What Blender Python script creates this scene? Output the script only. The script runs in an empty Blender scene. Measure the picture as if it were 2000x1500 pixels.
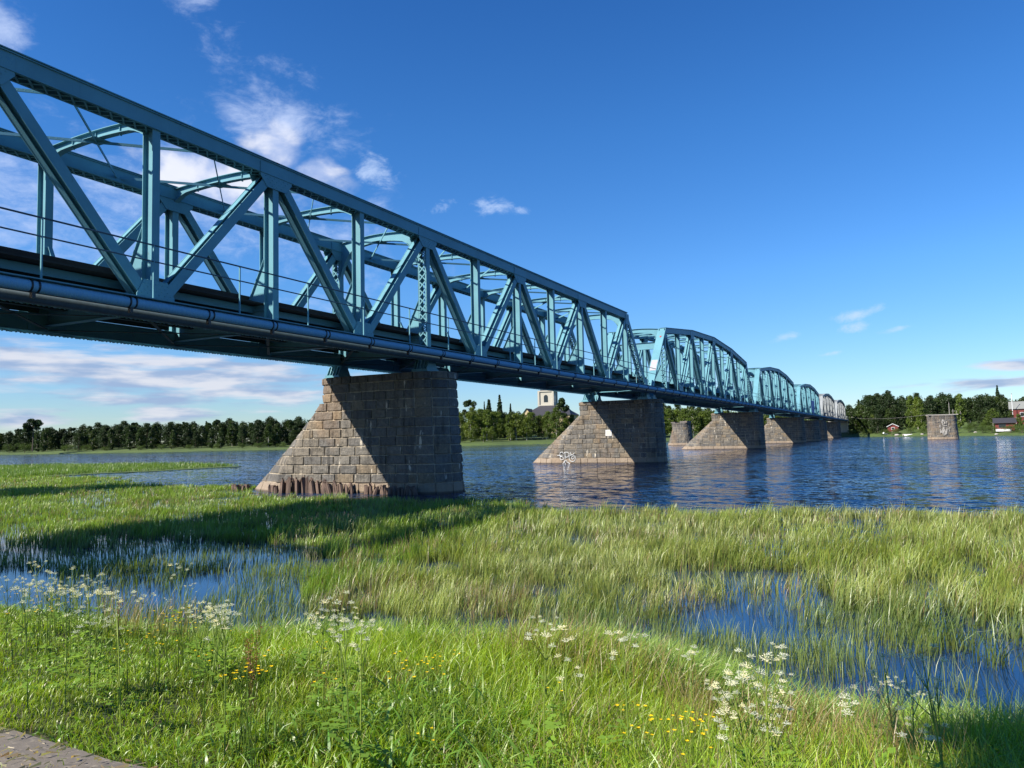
import bpy, math, random
import numpy as np
from mathutils import Vector, Matrix
S = bpy.context.scene
COL = S.collection
rad = math.radians
# ------------------------------------------------------------------ camera
FPX, YAW, PITCH, ROLL = 1502.16, 0.46594, 0.0704, 0.0230
CAM = np.array([22.0, 0.0, 2.65])
F_ = np.array([-math.sin(YAW)*math.cos(PITCH), math.cos(YAW)*math.cos(PITCH), math.sin(PITCH)])
R0 = np.array([math.cos(YAW), math.sin(YAW), 0.0]); U0 = np.cross(R0, F_)
R_ = math.cos(ROLL)*R0 - math.sin(ROLL)*U0
U_ = math.sin(ROLL)*R0 + math.cos(ROLL)*U0
cd = bpy.data.cameras.new('camera'); cam = bpy.data.objects.new('camera', cd); COL.objects.link(cam)
cam.matrix_world = Matrix([[R_[0], U_[0], -F_[0], CAM[0]], [R_[1], U_[1], -F_[1], CAM[1]], [R_[2], U_[2], -F_[2], CAM[2]], [0, 0, 0, 1]])
cd.sensor_width = 36; cd.lens = FPX/2000*36; cd.clip_start = 0.05; cd.clip_end = 20000
S.camera = cam
# ------------------------------------------------------------------ world, sun, exposure
SUN_EL, SUN_AZ = rad(38), rad(144.6)          # azimuth measured from +Y towards -X
SD = np.array([-math.sin(SUN_AZ)*math.cos(SUN_EL), math.cos(SUN_AZ)*math.cos(SUN_EL), math.sin(SUN_EL)])
sl = bpy.data.lights.new('sun', 'SUN'); sl.energy = 5.0; sl.angle = rad(0.5); sl.color = (1.0, 0.93, 0.80)
so = bpy.data.objects.new('sun', sl); COL.objects.link(so)
so.rotation_euler = Vector(SD).to_track_quat('Z', 'Y').to_euler(); so.location = (-40, -60, 80)
S.view_settings.view_transform = 'Standard'; S.view_settings.look = 'None'
S.view_settings.exposure = 0.95; S.view_settings.gamma = 1.0
W = bpy.data.worlds.new('World'); S.world = W; W.use_nodes = True
nt = W.node_tree; nt.nodes.clear()
class NG:
    def __init__(s, nt): s.nt = nt
    def n(s, typ, **kw):
        nd = s.nt.nodes.new(typ)
        for k, v in kw.items():
            if k == 'ins':
                for i, x in v.items():
                    if hasattr(x, 'is_output') or x.__class__.__name__.startswith('NodeSocket'): s.nt.links.new(x, nd.inputs[i])
                    else: nd.inputs[i].default_value = x
            else: setattr(nd, k, v)
        return nd
    def m(s, op, a, b=0.0, c=0.0, clamp=False):
        nd = s.n('ShaderNodeMath', operation=op, ins={0: a, 1: b, 2: c}); nd.use_clamp = clamp
        return nd.outputs[0]
    def mix(s, f, a, b, bt='MIX'):
        nd = s.n('ShaderNodeMix', data_type='RGBA', blend_type=bt, ins={0: f, 6: a, 7: b}); return nd.outputs[2]
    def noise(s, vec, scale, detail=4.0, rough=0.5, dist=0.0, out=0):
        nd = s.n('ShaderNodeTexNoise', ins={'Vector': vec, 'Scale': scale, 'Detail': detail, 'Roughness': rough, 'Distortion': dist}); return nd.outputs[out]
    def ramp(s, f, stops, interp='LINEAR'):
        nd = s.n('ShaderNodeValToRGB'); cr = nd.color_ramp; cr.interpolation = interp
        while len(cr.elements) < len(stops): cr.elements.new(0.5)
        for e, (p, c) in zip(cr.elements, stops):
            e.position = p; e.color = c if len(c) == 4 else (*c, 1)
        s.nt.links.new(f, nd.inputs[0]); return nd.outputs[0]
    def mapv(s, vec, scale=(1, 1, 1), loc=(0, 0, 0)):
        return s.n('ShaderNodeMapping', ins={0: vec, 1: loc, 3: scale}).outputs[0]
    def smooth(s, f, a, b):
        return s.n('ShaderNodeMapRange', interpolation_type='SMOOTHSTEP', ins={0: f, 1: a, 2: b, 3: 0.0, 4: 1.0}).outputs[0]
g = NG(nt)
sky = g.n('ShaderNodeTexSky', sky_type='NISHITA')
sky.sun_disc = False; sky.sun_elevation = SUN_EL
sky.sun_rotation = math.atan2(SD[0], SD[1])
sky.altitude = 0; sky.air_density = 1.0; sky.dust_density = 0.0; sky.ozone_density = 2.5
SKYS = 0.075
tc = g.n('ShaderNodeTexCoord').outputs['Generated']
sx = g.n('ShaderNodeSeparateXYZ', ins={0: tc})
X, Y, Z = sx.outputs
el = g.m('ARCSINE', Z); az = g.m('ARCTAN2', g.m('MULTIPLY', X, -1.0), Y)     # az from +Y towards -X
# richer blue towards the zenith, as a polarised summer sky
hs = g.n('ShaderNodeHueSaturation', ins={'Hue': 0.5, 'Saturation': 1.22, 'Value': 1.0, 'Color': sky.outputs[0]}).outputs[0]
tint = g.ramp(g.m('MULTIPLY', el, 1.0, clamp=True), [(0.0, (0.57, 0.69, 0.92)), (0.06, (0.56, 0.72, 0.97)), (0.2, (0.58, 0.85, 1.15)), (0.38, (0.50, 0.83, 1.15)), (0.65, (0.36, 0.69, 1.06)), (1.0, (0.38, 0.66, 1.0))])
skyc = g.mix(1.0, hs, tint, 'MULTIPLY')
def pix_dir(px, py):
    d = F_*FPX + R_*(px-1000) + U_*(750-py); d = d/np.linalg.norm(d)
    return math.atan2(-d[0], d[1]), math.asin(d[2])
v2 = g.n('ShaderNodeCombineXYZ', ins={0: az, 1: el, 2: 0.0}).outputs[0]
n_big = g.noise(g.mapv(v2, (1, 1.9, 1)), 9.0, 8.0, 0.62, 0.6)
n_wisp = g.noise(g.mapv(v2, (1, 1.7, 1), (3, 1, 0)), 20.0, 8.0, 0.66, 0.35)
n_strk = g.noise(g.mapv(v2, (1, 7.5, 1), (1.3, 0.4, 0)), 9.5, 6.0, 0.56, 0.3)
n_puff = g.noise(g.mapv(v2, (1, 1.5, 1), (7, 2, 0)), 16.0, 6.0, 0.5, 0.2)
def blob(px, py, wx, wy, rot=0.0):
    a, e = pix_dir(px, py); sa, se = wx/FPX/math.cos(e), wy/FPX
    dx = g.m('SUBTRACT', az, a); dy = g.m('SUBTRACT', el, e)
    c, s = math.cos(rot), math.sin(rot)
    u = g.m('ADD', g.m('MULTIPLY', dx, c/sa), g.m('MULTIPLY', dy, s/sa))
    v = g.m('ADD', g.m('MULTIPLY', dx, -s/se), g.m('MULTIPLY', dy, c/se))
    r2 = g.m('ADD', g.m('MULTIPLY', u, u), g.m('MULTIPLY', v, v))
    return g.m('EXPONENT', g.m('MULTIPLY', r2, -1.0))
def addall(l):
    r = l[0]
    for x in l[1:]: r = g.m('MAXIMUM', r, x)
    return r
thin = addall([blob(560, 235, 150, 95, 0.45), blob(150, 420, 330, 190, -0.1), blob(380, 0, 70, 45, 0.5), blob(5, 60, 40, 60, 0.3), blob(430, 420, 230, 110), blob(640, 500, 200, 120)])
puff = addall([blob(545, 290, 75, 48, 0.2), blob(400, 350, 150, 70, 0.1), blob(620, 335, 60, 40)])
strk = addall([blob(120, 715, 330, 48), blob(400, 745, 330, 60), blob(40, 815, 80, 22), blob(330, 808, 120, 18), blob(1990, 712, 90, 14), blob(1950, 745, 180, 12)])
wsp = addall([blob(862, 406, 42, 15, -0.3), blob(950, 404, 50, 18), blob(1680, 612, 55, 12, -0.1), blob(1670, 640, 45, 9, -0.15), blob(1528, 660, 30, 8, -0.2), blob(1760, 640, 40, 6, -0.15), blob(1615, 692, 28, 5, -0.15), blob(1022, 412, 20, 10), blob(725, 335, 50, 30)])
a_thin = g.m('MULTIPLY', g.smooth(g.m('ADD', g.m('MULTIPLY', thin, 0.55), g.m('MULTIPLY', g.m('SUBTRACT', g.m('MULTIPLY', g.m('ADD', n_big, n_wisp), 0.5), 0.56), 2.2)), 0.10, 0.85), 0.85)
a_puff = g.m('MULTIPLY', g.smooth(g.m('ADD', g.m('MULTIPLY', puff, 0.75), g.m('SUBTRACT', n_puff, 0.57)), 0.22, 0.62), 0.80)
a_strk = g.m('MULTIPLY', g.smooth(g.m('ADD', g.m('MULTIPLY', strk, 0.55), g.m('SUBTRACT', n_strk, 0.5)), 0.22, 0.5), 0.9)
a_wsp = g.m('MULTIPLY', g.smooth(g.m('ADD', g.m('MULTIPLY', wsp, 0.6), g.m('MULTIPLY', g.m('SUBTRACT', n_wisp, 0.52), 2.2)), 0.2, 0.95), 0.7)
shade = g.smooth(g.noise(g.mapv(v2, (1, 5.0, 1), (1.3, 0.437, 0)), 12.0, 5.0, 0.5), 0.38, 0.62)
K = 0.68/SKYS
c_strk = g.mix(shade, (0.27*K, 0.36*K, 0.54*K, 1), (0.60*K, 0.61*K, 0.67*K, 1))
c_puff = g.mix(g.smooth(n_puff, 0.35, 0.62), (0.42*K, 0.50*K, 0.72*K, 1), (0.80*K, 0.80*K, 0.84*K, 1))
a_thin = g.m('MULTIPLY', a_thin, g.smooth(thin, 0.02, 0.35)); a_wsp = g.m('MULTIPLY', a_wsp, g.smooth(wsp, 0.05, 0.4))
cc = g.mix(a_thin, skyc, (0.46*K, 0.56*K, 0.80*K, 1))
cc = g.mix(a_wsp, cc, (0.50*K, 0.62*K, 0.84*K, 1))
cc = g.mix(a_puff, cc, c_puff)
cc = g.mix(a_strk, cc, c_strk)
bg = g.n('ShaderNodeBackground', ins={0: cc, 1: SKYS})
nt.links.new(bg.outputs[0], g.n('ShaderNodeOutputWorld').inputs[0])
try: W.cycles.sampling_method = 'MANUAL'; W.cycles.sample_map_resolution = 512
except Exception: pass
# ------------------------------------------------------------------ pixel helpers (authoring only: they give real ground positions)
def ground(px, py, z=0.0):
    d = F_*FPX + R_*(px-1000) + U_*(750-py)
    t = (z-CAM[2])/d[2]; return CAM + t*d
def at(px, depth, z=0.0):
    # world point in picture column px at a given depth along the view, on height z
    d = F_*FPX + R_*(px-1000); d = d/(d@F_)
    p = CAM + d*depth; return Vector((p[0], p[1], z))
def height_at(px, py, depth):
    d = F_*FPX + R_*(px-1000) + U_*(750-py); return float((CAM + d*(depth/FPX))[2])
# ------------------------------------------------------------------ object helpers
def tag(o, label=None, cat=None, group=None, kind=None):
    if label: o['label'] = label
    if cat: o['category'] = cat
    if group: o['group'] = group
    if kind: o['kind'] = kind
    return o
def empty(name, loc, rz=0.0):
    o = bpy.data.objects.new(name, None); COL.objects.link(o); o.location = loc; o.rotation_euler = (0, 0, rz); o.empty_display_size = 0.2
    return o
KIDS = {}
def link(name, me, mat, parent=None, loc=None):
    if mat is not None:
        if isinstance(mat, (list, tuple)):
            for q in mat: me.materials.append(q)
        else: me.materials.append(mat)
    o = bpy.data.objects.new(name, me); COL.objects.link(o)
    if parent is not None:
        o.parent = parent; KIDS.setdefault(parent.name, []).append(o)
    if loc is not None: o.location = loc
    return o
def copy_tree(o, parent=None, mat=None):
    c = o.copy(); COL.objects.link(c); c.parent = parent
    if parent is not None: KIDS.setdefault(parent.name, []).append(c)
    if mat is not None and c.type == 'MESH':
        for s_ in c.material_slots:
            if s_.material and s_.material.name in mat:
                m_ = mat[s_.material.name]; s_.link = 'OBJECT'; s_.material = m_
    for ch in KIDS.get(o.name, []): copy_tree(ch, c, mat)
    return c
class MB:
    def __init__(s): s.v = []; s.f = []; s.mi = []; s.c = []; s.m = 0; s.col = None
    def add(s, vs, fs):
        b = len(s.v); s.v += [tuple(x) for x in vs]; s.f += [tuple(b+i for i in f) for f in fs]; s.mi += [s.m]*len(fs)
        if s.col is not None: s.c += [s.col]*len(vs)
    def box(s, x0, y0, z0, x1, y1, z1):
        s.add([(x0,y0,z0),(x1,y0,z0),(x1,y1,z0),(x0,y1,z0),(x0,y0,z1),(x1,y0,z1),(x1,y1,z1),(x0,y1,z1)],
              [(0,3,2,1),(4,5,6,7),(0,1,5,4),(1,2,6,5),(2,3,7,6),(3,0,4,7)])
    def beam(s, A, B, w, h, side=(1, 0, 0)):
        # rectangular bar, w along "side", h perpendicular to it and to the axis
        A = Vector(A); B = Vector(B); a = (B-A).normalized(); sd = Vector(side); sd = (sd-a*sd.dot(a)).normalized(); u = sd.cross(a)
        vs = []
        for P in (A, B):
            for i, j in ((-1,-1),(1,-1),(1,1),(-1,1)): vs.append(P+sd*(i*w/2)+u*(j*h/2))
        s.add(vs, [(0,1,2,3),(7,6,5,4),(0,4,5,1),(1,5,6,2),(2,6,7,3),(3,7,4,0)])
    def prism(s, pts, off):
        # closed polygon extruded by vector off
        n = len(pts); off = Vector(off); vs = [Vector(p) for p in pts]; vs += [p+off for p in vs]
        s.add(vs, [tuple(range(n-1, -1, -1)), tuple(range(n, 2*n))] + [(i, (i+1) % n, n+(i+1) % n, n+i) for i in range(n)])
    def tube(s, pts, rs, n=8, cap=True):
        pts = [Vector(p) for p in pts]; vs = []; fs = []
        if not isinstance(rs, (list, tuple)): rs = [rs]*len(pts)
        for k, p in enumerate(pts):
            a = (pts[min(k+1, len(pts)-1)]-pts[max(k-1, 0)]).normalized()
            r = Vector((0, 0, 1)) if abs(a.z) < 0.9 else Vector((1, 0, 0))
            u = a.cross(r).normalized(); w = a.cross(u)
            for i in range(n):
                t = 2*math.pi*i/n; vs.append(p+(u*math.cos(t)+w*math.sin(t))*rs[k])
        for k in range(len(pts)-1):
            for i in range(n): j = (i+1) % n; fs.append((k*n+i, k*n+j, (k+1)*n+j, (k+1)*n+i))
        if cap: fs.append(tuple(range(n-1, -1, -1))); fs.append(tuple((len(pts)-1)*n+i for i in range(n)))
        s.add(vs, fs)
    def ibeam(s, A, B, fw, d, tf=0.03, tw=0.02, dd=(1, 0, 0)):
        # I section: flanges fw wide, stacked along dd at distance d
        A = Vector(A); B = Vector(B); a = (B-A).normalized(); D = Vector(dd); D = (D-a*D.dot(a)).normalized()
        for k in (-1, 1): s.beam(A+D*(k*d/2), B+D*(k*d/2), tf, fw, D)
        s.beam(A, B, d-tf, tw, D)
    def build(s, name, mat, parent=None, loc=None, smooth=False):
        me = bpy.data.meshes.new(name); me.from_pydata(s.v, [], s.f); me.update()
        if any(s.mi): me.polygons.foreach_set('material_index', s.mi)
        if s.c:
            at_ = me.color_attributes.new('Col', 'FLOAT_COLOR', 'POINT')
            at_.data.foreach_set('color', np.array([(*c, 1) if len(c) == 3 else c for c in s.c], dtype=np.float32).ravel())
        if smooth: me.polygons.foreach_set('use_smooth', [True]*len(me.polygons))
        return link(name, me, mat, parent, loc)
def np_mesh(name, V, Q, C=None, k=4):
    me = bpy.data.meshes.new(name); V = np.asarray(V, np.float32); Q = np.asarray(Q, np.int32)
    me.vertices.add(len(V)); me.vertices.foreach_set('co', V.ravel())
    me.loops.add(Q.size); me.loops.foreach_set('vertex_index', Q.ravel())
    me.polygons.add(len(Q)); me.polygons.foreach_set('loop_start', np.arange(0, Q.size, k, dtype=np.int32))
    if C is not None:
        a = me.color_attributes.new('Col', 'FLOAT_COLOR', 'POINT'); a.data.foreach_set('color', np.asarray(C, np.float32).ravel())
    me.update(calc_edges=True); return me
# ------------------------------------------------------------------ materials
def new_mat(name):
    m = bpy.data.materials.new(name); m.use_nodes = True; m.node_tree.nodes.clear(); return m, NG(m.node_tree)
def out(m, g, sh): m.node_tree.links.new(sh, g.n('ShaderNodeOutputMaterial').inputs[0])
def princ(g, color, rough=0.6, **kw):
    ins = {'Base Color': color, 'Roughness': rough}; ins.update(kw)
    return g.n('ShaderNodeBsdfPrincipled', ins=ins)
def bump(g, h, strength, dist=0.02): return g.n('ShaderNodeBump', ins={'Height': h, 'Strength': strength, 'Distance': dist}).outputs[0]
def simple(name, c1, c2=None, scale=4.0, rough=0.6, bstr=0.2, bdist=0.01, stretch=(1, 1, 1), **kw):
    m, g = new_mat(name); co = g.n('ShaderNodeTexCoord').outputs['Object']; v = g.mapv(co, stretch)
    n = g.noise(v, scale, 6.0, 0.6); c2 = c2 or tuple(x*0.75 for x in c1)
    col = g.mix(g.smooth(n, 0.3, 0.7), (*c1, 1), (*c2, 1))
    p = princ(g, col, rough, Normal=bump(g, g.noise(v, scale*6, 4.0), bstr, bdist), **kw); out(m, g, p.outputs[0]); return m
def paint(name, base, dirt, rust):
    m, g = new_mat(name); co = g.n('ShaderNodeNewGeometry').outputs['Position']
    n = g.noise(co, 0.7, 6.0, 0.6); n2 = g.noise(g.mapv(co, (1, 1, 0.25)), 5.0, 5.0, 0.65)
    col = g.mix(g.smooth(n, 0.35, 0.7), (*base, 1), tuple(x*0.86 for x in base)+(1,))
    col = g.mix(g.m('MULTIPLY', g.smooth(n2, 0.55, 0.75), 0.35), col, (*dirt, 1))
    col = g.mix(g.m('MULTIPLY', g.smooth(g.noise(g.mapv(co, (1, 1, 0.45)), 2.6, 8.0, 0.72), 0.64, 0.74), 0.7), col, (*rust, 1))
    # rivet rows read as small bumps
    vo = g.n('ShaderNodeTexVoronoi', ins={'Vector': co, 'Scale': 7.0, 'Randomness': 0.0})
    riv = g.smooth(vo.outputs['Distance'], 0.18, 0.10)
    p = princ(g, col, 0.5, Normal=bump(g, g.m('ADD', g.m('MULTIPLY', riv, 0.5), g.m('MULTIPLY', g.noise(co, 12.0, 3.0), 0.3)), 0.35, 0.02)); p.inputs['Specular IOR Level'].default_value = 0.12
    out(m, g, p.outputs[0]); return m
M = {}
M['teal'] = paint('teal_paint', (0.13, 0.30, 0.365), (0.085, 0.205, 0.265), (0.09, 0.05, 0.035))
M['grey_steel'] = paint('grey_steel', (0.27, 0.29, 0.30), (0.19, 0.19, 0.19), (0.14, 0.09, 0.06))
M['rail_paint'] = simple('rail_paint', (0.05, 0.09, 0.13), rough=0.5)
M['timber'] = simple('sleeper_timber', (0.035, 0.03, 0.027), (0.02, 0.018, 0.016), 3.0, 0.9)
M['under'] = simple('shaded_deck_steel', (0.05, 0.09, 0.10), (0.03, 0.05, 0.055), 3.0, 0.8)  # underside steel: the shade below the deck is put into this dark colour
M['track'] = simple('rail_steel', (0.12, 0.08, 0.06), rough=0.5, Metallic=0.6)
M['black'] = simple('strap_rubber', (0.012, 0.014, 0.018), rough=0.5)
M['concrete'] = simple('concrete', (0.38, 0.36, 0.33), rough=0.9)
M['white'] = simple('white_paint', (0.72, 0.74, 0.76), rough=0.6)
M['plate'] = simple('plate_enamel', (0.55, 0.50, 0.46), (0.5, 0.44, 0.41), 8.0, 0.5)
M['pinknote'] = simple('poster_paper', (0.30, 0.36, 0.38), (0.38, 0.30, 0.34), 3.0, 0.7)
M['redmark'] = simple('red_paint', (0.40, 0.05, 0.04))
M['blue_tarp'] = simple('blue_tarpaulin', (0.03, 0.09, 0.42), rough=0.5)
def pipe_mat():
    m, g = new_mat('pipe_cladding'); co = g.n('ShaderNodeNewGeometry').outputs['Position']
    w = g.n('ShaderNodeTexWave', bands_direction='Y', ins={'Vector': co, 'Scale': 2.6, 'Distortion': 1.2, 'Detail': 1.0}).outputs[1]
    col = g.mix(g.noise(co, 3.0, 5.0), (0.19, 0.40, 0.58, 1), (0.15, 0.34, 0.52, 1))
    out(m, g, princ(g, col, 0.8, Normal=bump(g, w, 0.35, 0.03), **{'Specular IOR Level': 0.1}).outputs[0]); return m
M['pipe'] = pipe_mat()
def stone_mat():
    m, g = new_mat('granite_masonry'); geo = g.n('ShaderNodeNewGeometry'); co = geo.outputs['Position']
    a = g.n('ShaderNodeAttribute', attribute_name='Col'); c = a.outputs['Color']
    z = g.n('ShaderNodeSeparateXYZ', ins={0: co}).outputs[2]
    c = g.mix(1.0, c, g.ramp(g.noise(co, 9.0, 8.0, 0.7), [(0.25, (0.5, 0.5, 0.5)), (0.55, (1, 1, 1)), (0.8, (1.35, 1.3, 1.2))]), 'MULTIPLY')
    st = g.noise(g.mapv(co, (1.6, 1.6, 0.16)), 2.4, 6.0, 0.65)
    c = g.mix(g.m('MULTIPLY', g.smooth(st, 0.46, 0.68), 0.7), c, (0.03, 0.027, 0.025, 1))
    rs = g.noise(g.mapv(co, (1, 1, 0.4)), 0.45, 4.0, 0.5)
    c = g.mix(g.m('MULTIPLY', g.smooth(rs, 0.52, 0.66), 0.25), c, (0.26, 0.15, 0.07, 1))
    lime = g.noise(g.mapv(co, (2.0, 2.0, 0.35), (4, 1, 2)), 1.9, 4.0, 0.5)
    c = g.mix(g.m('MULTIPLY', g.smooth(lime, 0.66, 0.72), 0.8), c, (0.62, 0.55, 0.45, 1))
    band = g.smooth(g.m('ADD', z, g.m('MULTIPLY', g.noise(co, 2.0, 3.0), 0.15)), 0.72, 0.50)
    c = g.mix(g.m('MULTIPLY', band, 0.65), c, (0.31, 0.235, 0.17, 1))
    wet = g.smooth(z, 0.14, 0.04)
    c = g.mix(g.m('MULTIPLY', wet, 0.8), c, (0.05, 0.035, 0.025, 1))
    h = g.m('ADD', g.noise(co, 5.0, 8.0, 0.6), g.m('MULTIPLY', g.noise(co, 30.0, 4.0), 0.25))
    out(m, g, princ(g, c, 0.9, Normal=bump(g, h, 0.8, 0.10)).outputs[0]); return m
M['stone'] = stone_mat()
def water_mat():
    m, g = new_mat('river_water'); geo = g.n('ShaderNodeNewGeometry'); co = geo.outputs['Position']
    sp = g.n('ShaderNodeSeparateXYZ', ins={0: co})
    # slopes of wind ripples: short chop, longer waves, slow swirls of the current
    def slope(scale, st, loc, det=3.0):
        c = g.noise(g.mapv(co, st, loc), scale, det, 0.6, 0.2, out=1)
        return g.n('ShaderNodeVectorMath', operation='SUBTRACT', ins={0: c, 1: (0.5, 0.5, 0.5)}).outputs[0]
    def scale(v, k): 
        nd = g.n('ShaderNodeVectorMath', operation='SCALE', ins={0: v}); 
        if isinstance(k, float): nd.inputs[3].default_value = k
        else: g.nt.links.new(k, nd.inputs[3])
        return nd.outputs[0]
    def add(a, b): return g.n('ShaderNodeVectorMath', operation='ADD', ins={0: a, 1: b}).outputs[0]
    v = add(add(scale(slope(4.2, (0.6, 1, 1), (0, 0, 0)), 1.05), scale(slope(1.5, (0.5, 1, 1), (9, 2, 0)), 0.85)), scale(slope(0.3, (0.35, 1, 1), (3, 7, 0), 4.0), 0.22))
    # calm among the reeds near the bank, glassier upstream on the left
    calm = g.smooth(g.m('SUBTRACT', g.m('ADD', sp.outputs[1], g.m('MULTIPLY', sp.outputs[0], 0.3)), g.m('MULTIPLY', g.noise(co, 0.25, 2.0), 4.0)), 20.0, 29.0)
    left = g.smooth(sp.outputs[0], -2.0, -50.0)
    patch = g.smooth(g.noise(g.mapv(co, (0.2, 1, 1)), 0.05, 5.0, 0.62), 0.34, 0.62)
    st = g.m('MULTIPLY', g.m('MULTIPLY', calm, g.m('ADD', 0.50, g.m('MULTIPLY', patch, 0.85))), g.m('SUBTRACT', 1.0, g.m('MULTIPLY', left, 0.70)))
    st = g.m('ADD', st, 0.008)
    v = scale(v, g.m('MULTIPLY', st, 1.7)); sv = g.n('ShaderNodeSeparateXYZ', ins={0: v})
    nv = g.n('ShaderNodeCombineXYZ', ins={0: sv.outputs[0], 1: sv.outputs[1], 2: 1.0}).outputs[0]
    nn = g.n('ShaderNodeVectorMath', operation='NORMALIZE', ins={0: nv}).outputs[0]
    p = princ(g, (0.004, 0.022, 0.070, 1), 0.05, Normal=nn, IOR=1.36)
    out(m, g, p.outputs[0]); return m
M['water'] = water_mat()
def leaf_mat(name, tr=0.35, gloss=0.06, rough=0.45):
    m, g = new_mat(name); a = g.n('ShaderNodeAttribute', attribute_name='Col').outputs['Color']
    oi = g.n('ShaderNodeObjectInfo').outputs['Random']
    a = g.mix(1.0, a, g.ramp(oi, [(0, (0.78, 0.80, 0.8)), (0.5, (1, 1, 1)), (1, (1.22, 1.12, 0.95))]), 'MULTIPLY')
    d = g.n('ShaderNodeBsdfDiffuse', ins={0: a}); t = g.n('ShaderNodeBsdfTranslucent', ins={0: g.mix(1.0, a, (1.25, 1.35, 0.5, 1), 'MULTIPLY')})
    x = g.n('ShaderNodeMixShader', ins={0: tr, 1: d.outputs[0], 2: t.outputs[0]})
    gl = g.n('ShaderNodeBsdfGlossy', ins={0: (1, 1, 1, 1), 1: rough})
    y = g.n('ShaderNodeMixShader', ins={0: gloss, 1: x.outputs[0], 2: gl.outputs[0]})
    out(m, g, y.outputs[0]); return m
M['leaf'] = leaf_mat('tree_leaves', 0.25, 0.02)
M['grass'] = leaf_mat('grass_blades', 0.38, 0.05)
M['petal'] = leaf_mat('petals', 0.3, 0.02)
M['bark'] = simple('bark', (0.10, 0.075, 0.055), rough=0.9)
M['birch'] = simple('birch_bark', (0.62, 0.58, 0.52), (0.25, 0.22, 0.2), 1.2, 0.8, stretch=(1, 1, 3))
M['red_wood'] = simple('falu_red_boards', (0.15, 0.028, 0.024), rough=0.8)
M['roofdark'] = simple('dark_roofing', (0.035, 0.035, 0.045), rough=0.7)
M['roofgrey'] = simple('grey_roofing', (0.22, 0.23, 0.22), rough=0.7)
M['cream'] = simple('cream_render', (0.50, 0.40, 0.24), rough=0.9)
M['whiterender'] = simple('white_render', (0.48, 0.45, 0.38), rough=0.9)
M['glass'] = simple('dark_glass', (0.02, 0.025, 0.03), rough=0.1)
M['pile'] = simple('rotten_pile_wood', (0.17, 0.115, 0.09), (0.08, 0.055, 0.045), 5.0, 0.95, 0.8, 0.03, (1, 1, 0.2))
def ground_mat(name, c1, c2, c3, sc, bs=0.6, bd=0.05):
    m, g = new_mat(name); co = g.n('ShaderNodeNewGeometry').outputs['Position']
    n1 = g.noise(co, sc, 7.0, 0.65); n2 = g.noise(co, sc*9, 5.0, 0.7)
    c = g.mix(g.smooth(n1, 0.35, 0.65), (*c1, 1), (*c2, 1)); c = g.mix(g.smooth(n2, 0.5, 0.7), c, (*c3, 1))
    out(m, g, princ(g, c, 0.95, Normal=bump(g, n2, bs, bd)).outputs[0]); return m
M['bank'] = ground_mat('bank_soil', (0.035, 0.055, 0.015), (0.05, 0.045, 0.02), (0.02, 0.03, 0.01), 1.2)
M['mud'] = ground_mat('river_mud', (0.03, 0.026, 0.018), (0.02, 0.02, 0.012), (0.05, 0.04, 0.025), 1.0)
M['path'] = ground_mat('dirt_path', (0.17, 0.145, 0.12), (0.12, 0.105, 0.09), (0.25, 0.215, 0.17), 2.5, 0.25, 0.01)
M['lawn'] = ground_mat('far_lawn', (0.045, 0.078, 0.014), (0.07, 0.11, 0.018), (0.03, 0.05, 0.012), 0.06, 0.5, 0.2)
M['spit'] = ground_mat('spit_turf', (0.06, 0.11, 0.02), (0.08, 0.12, 0.025), (0.05, 0.06, 0.02), 0.5)
# ------------------------------------------------------------------ the setting
def sheet(name, pts, z, mat, kind='structure'):
    b = MB(); b.add([(p[0], p[1], z) for p in pts], [tuple(range(len(pts)))]); o = b.build(name, mat); return tag(o, kind=kind)
sheet('riverbed', [(-6000, -3000), (6000, -3000), (6000, 9000), (-6000, 9000)], -2.2, M['mud'])
sheet('water', [(-6000, -3000), (6000, -3000), (6000, 9000), (-6000, 9000)], 0.0, M['water'])
# near bank: height falls from the path to the shoreline
SHPX = [(0, 1150), (230, 1172), (430, 1196), (640, 1220), (830, 1232), (950, 1236), (1240, 1232), (1400, 1288), (1560, 1345), (1750, 1362), (1900, 1380), (2000, 1392)]
SH = [ground(x, y, 0.45)[:2] for x, y in SHPX]
SH = [np.array([-60, 2.0]), np.array([-20, 4.5]), np.array([0, 6.2])] + SH + [np.array([27, 7.4]), np.array([36, 9.0]), np.array([90, 18.0])]
SH = np.array(SH)
def shore_dist(P):
    """signed distance to the shoreline, positive inland (towards the camera)"""
    P = np.asarray(P, float); A = SH[:-1]; B = SH[1:]; d = B-A
    t = np.clip(((P[:, None, :]-A)*d).sum(2)/(d*d).sum(1), 0, 1)
    q = A+t[..., None]*d-P[:, None, :]; r = np.hypot(q[..., 0], q[..., 1]); i = r.argmin(1)
    ys = np.interp(P[:, 0], SH[:, 0], SH[:, 1])
    return np.where(P[:, 1] < ys, 1, -1)*r.min(1)
def vnoise(P, sc, seed=0):
    P = np.asarray(P, float)*sc+seed*17.3; i = np.floor(P).astype(int); f = P-i; f = f*f*(3-2*f)
    def h(a, b): 
        n = (a*374761393+b*668265263+seed*1442695) & 0x7fffffff; n = ((n ^ (n >> 13))*1274126177) & 0x7fffffff
        return ((n ^ (n >> 16)) & 0xffff)/65535.0
    a = h(i[:, 0], i[:, 1]); b = h(i[:, 0]+1, i[:, 1]); c = h(i[:, 0], i[:, 1]+1); d = h(i[:, 0]+1, i[:, 1]+1)
    return (a*(1-f[:, 0])+b*f[:, 0])*(1-f[:, 1])+(c*(1-f[:, 0])+d*f[:, 0])*f[:, 1]
def bank_z(P):
    s = shore_dist(P); z = np.where(s > 0, 1.08*(1-np.exp(-np.maximum(s, 0)/2.4)), np.maximum(s*0.22, -1.6))
    return z + (vnoise(P, 0.9, 3)-0.5)*0.10*np.clip(s, 0, 1)
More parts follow.
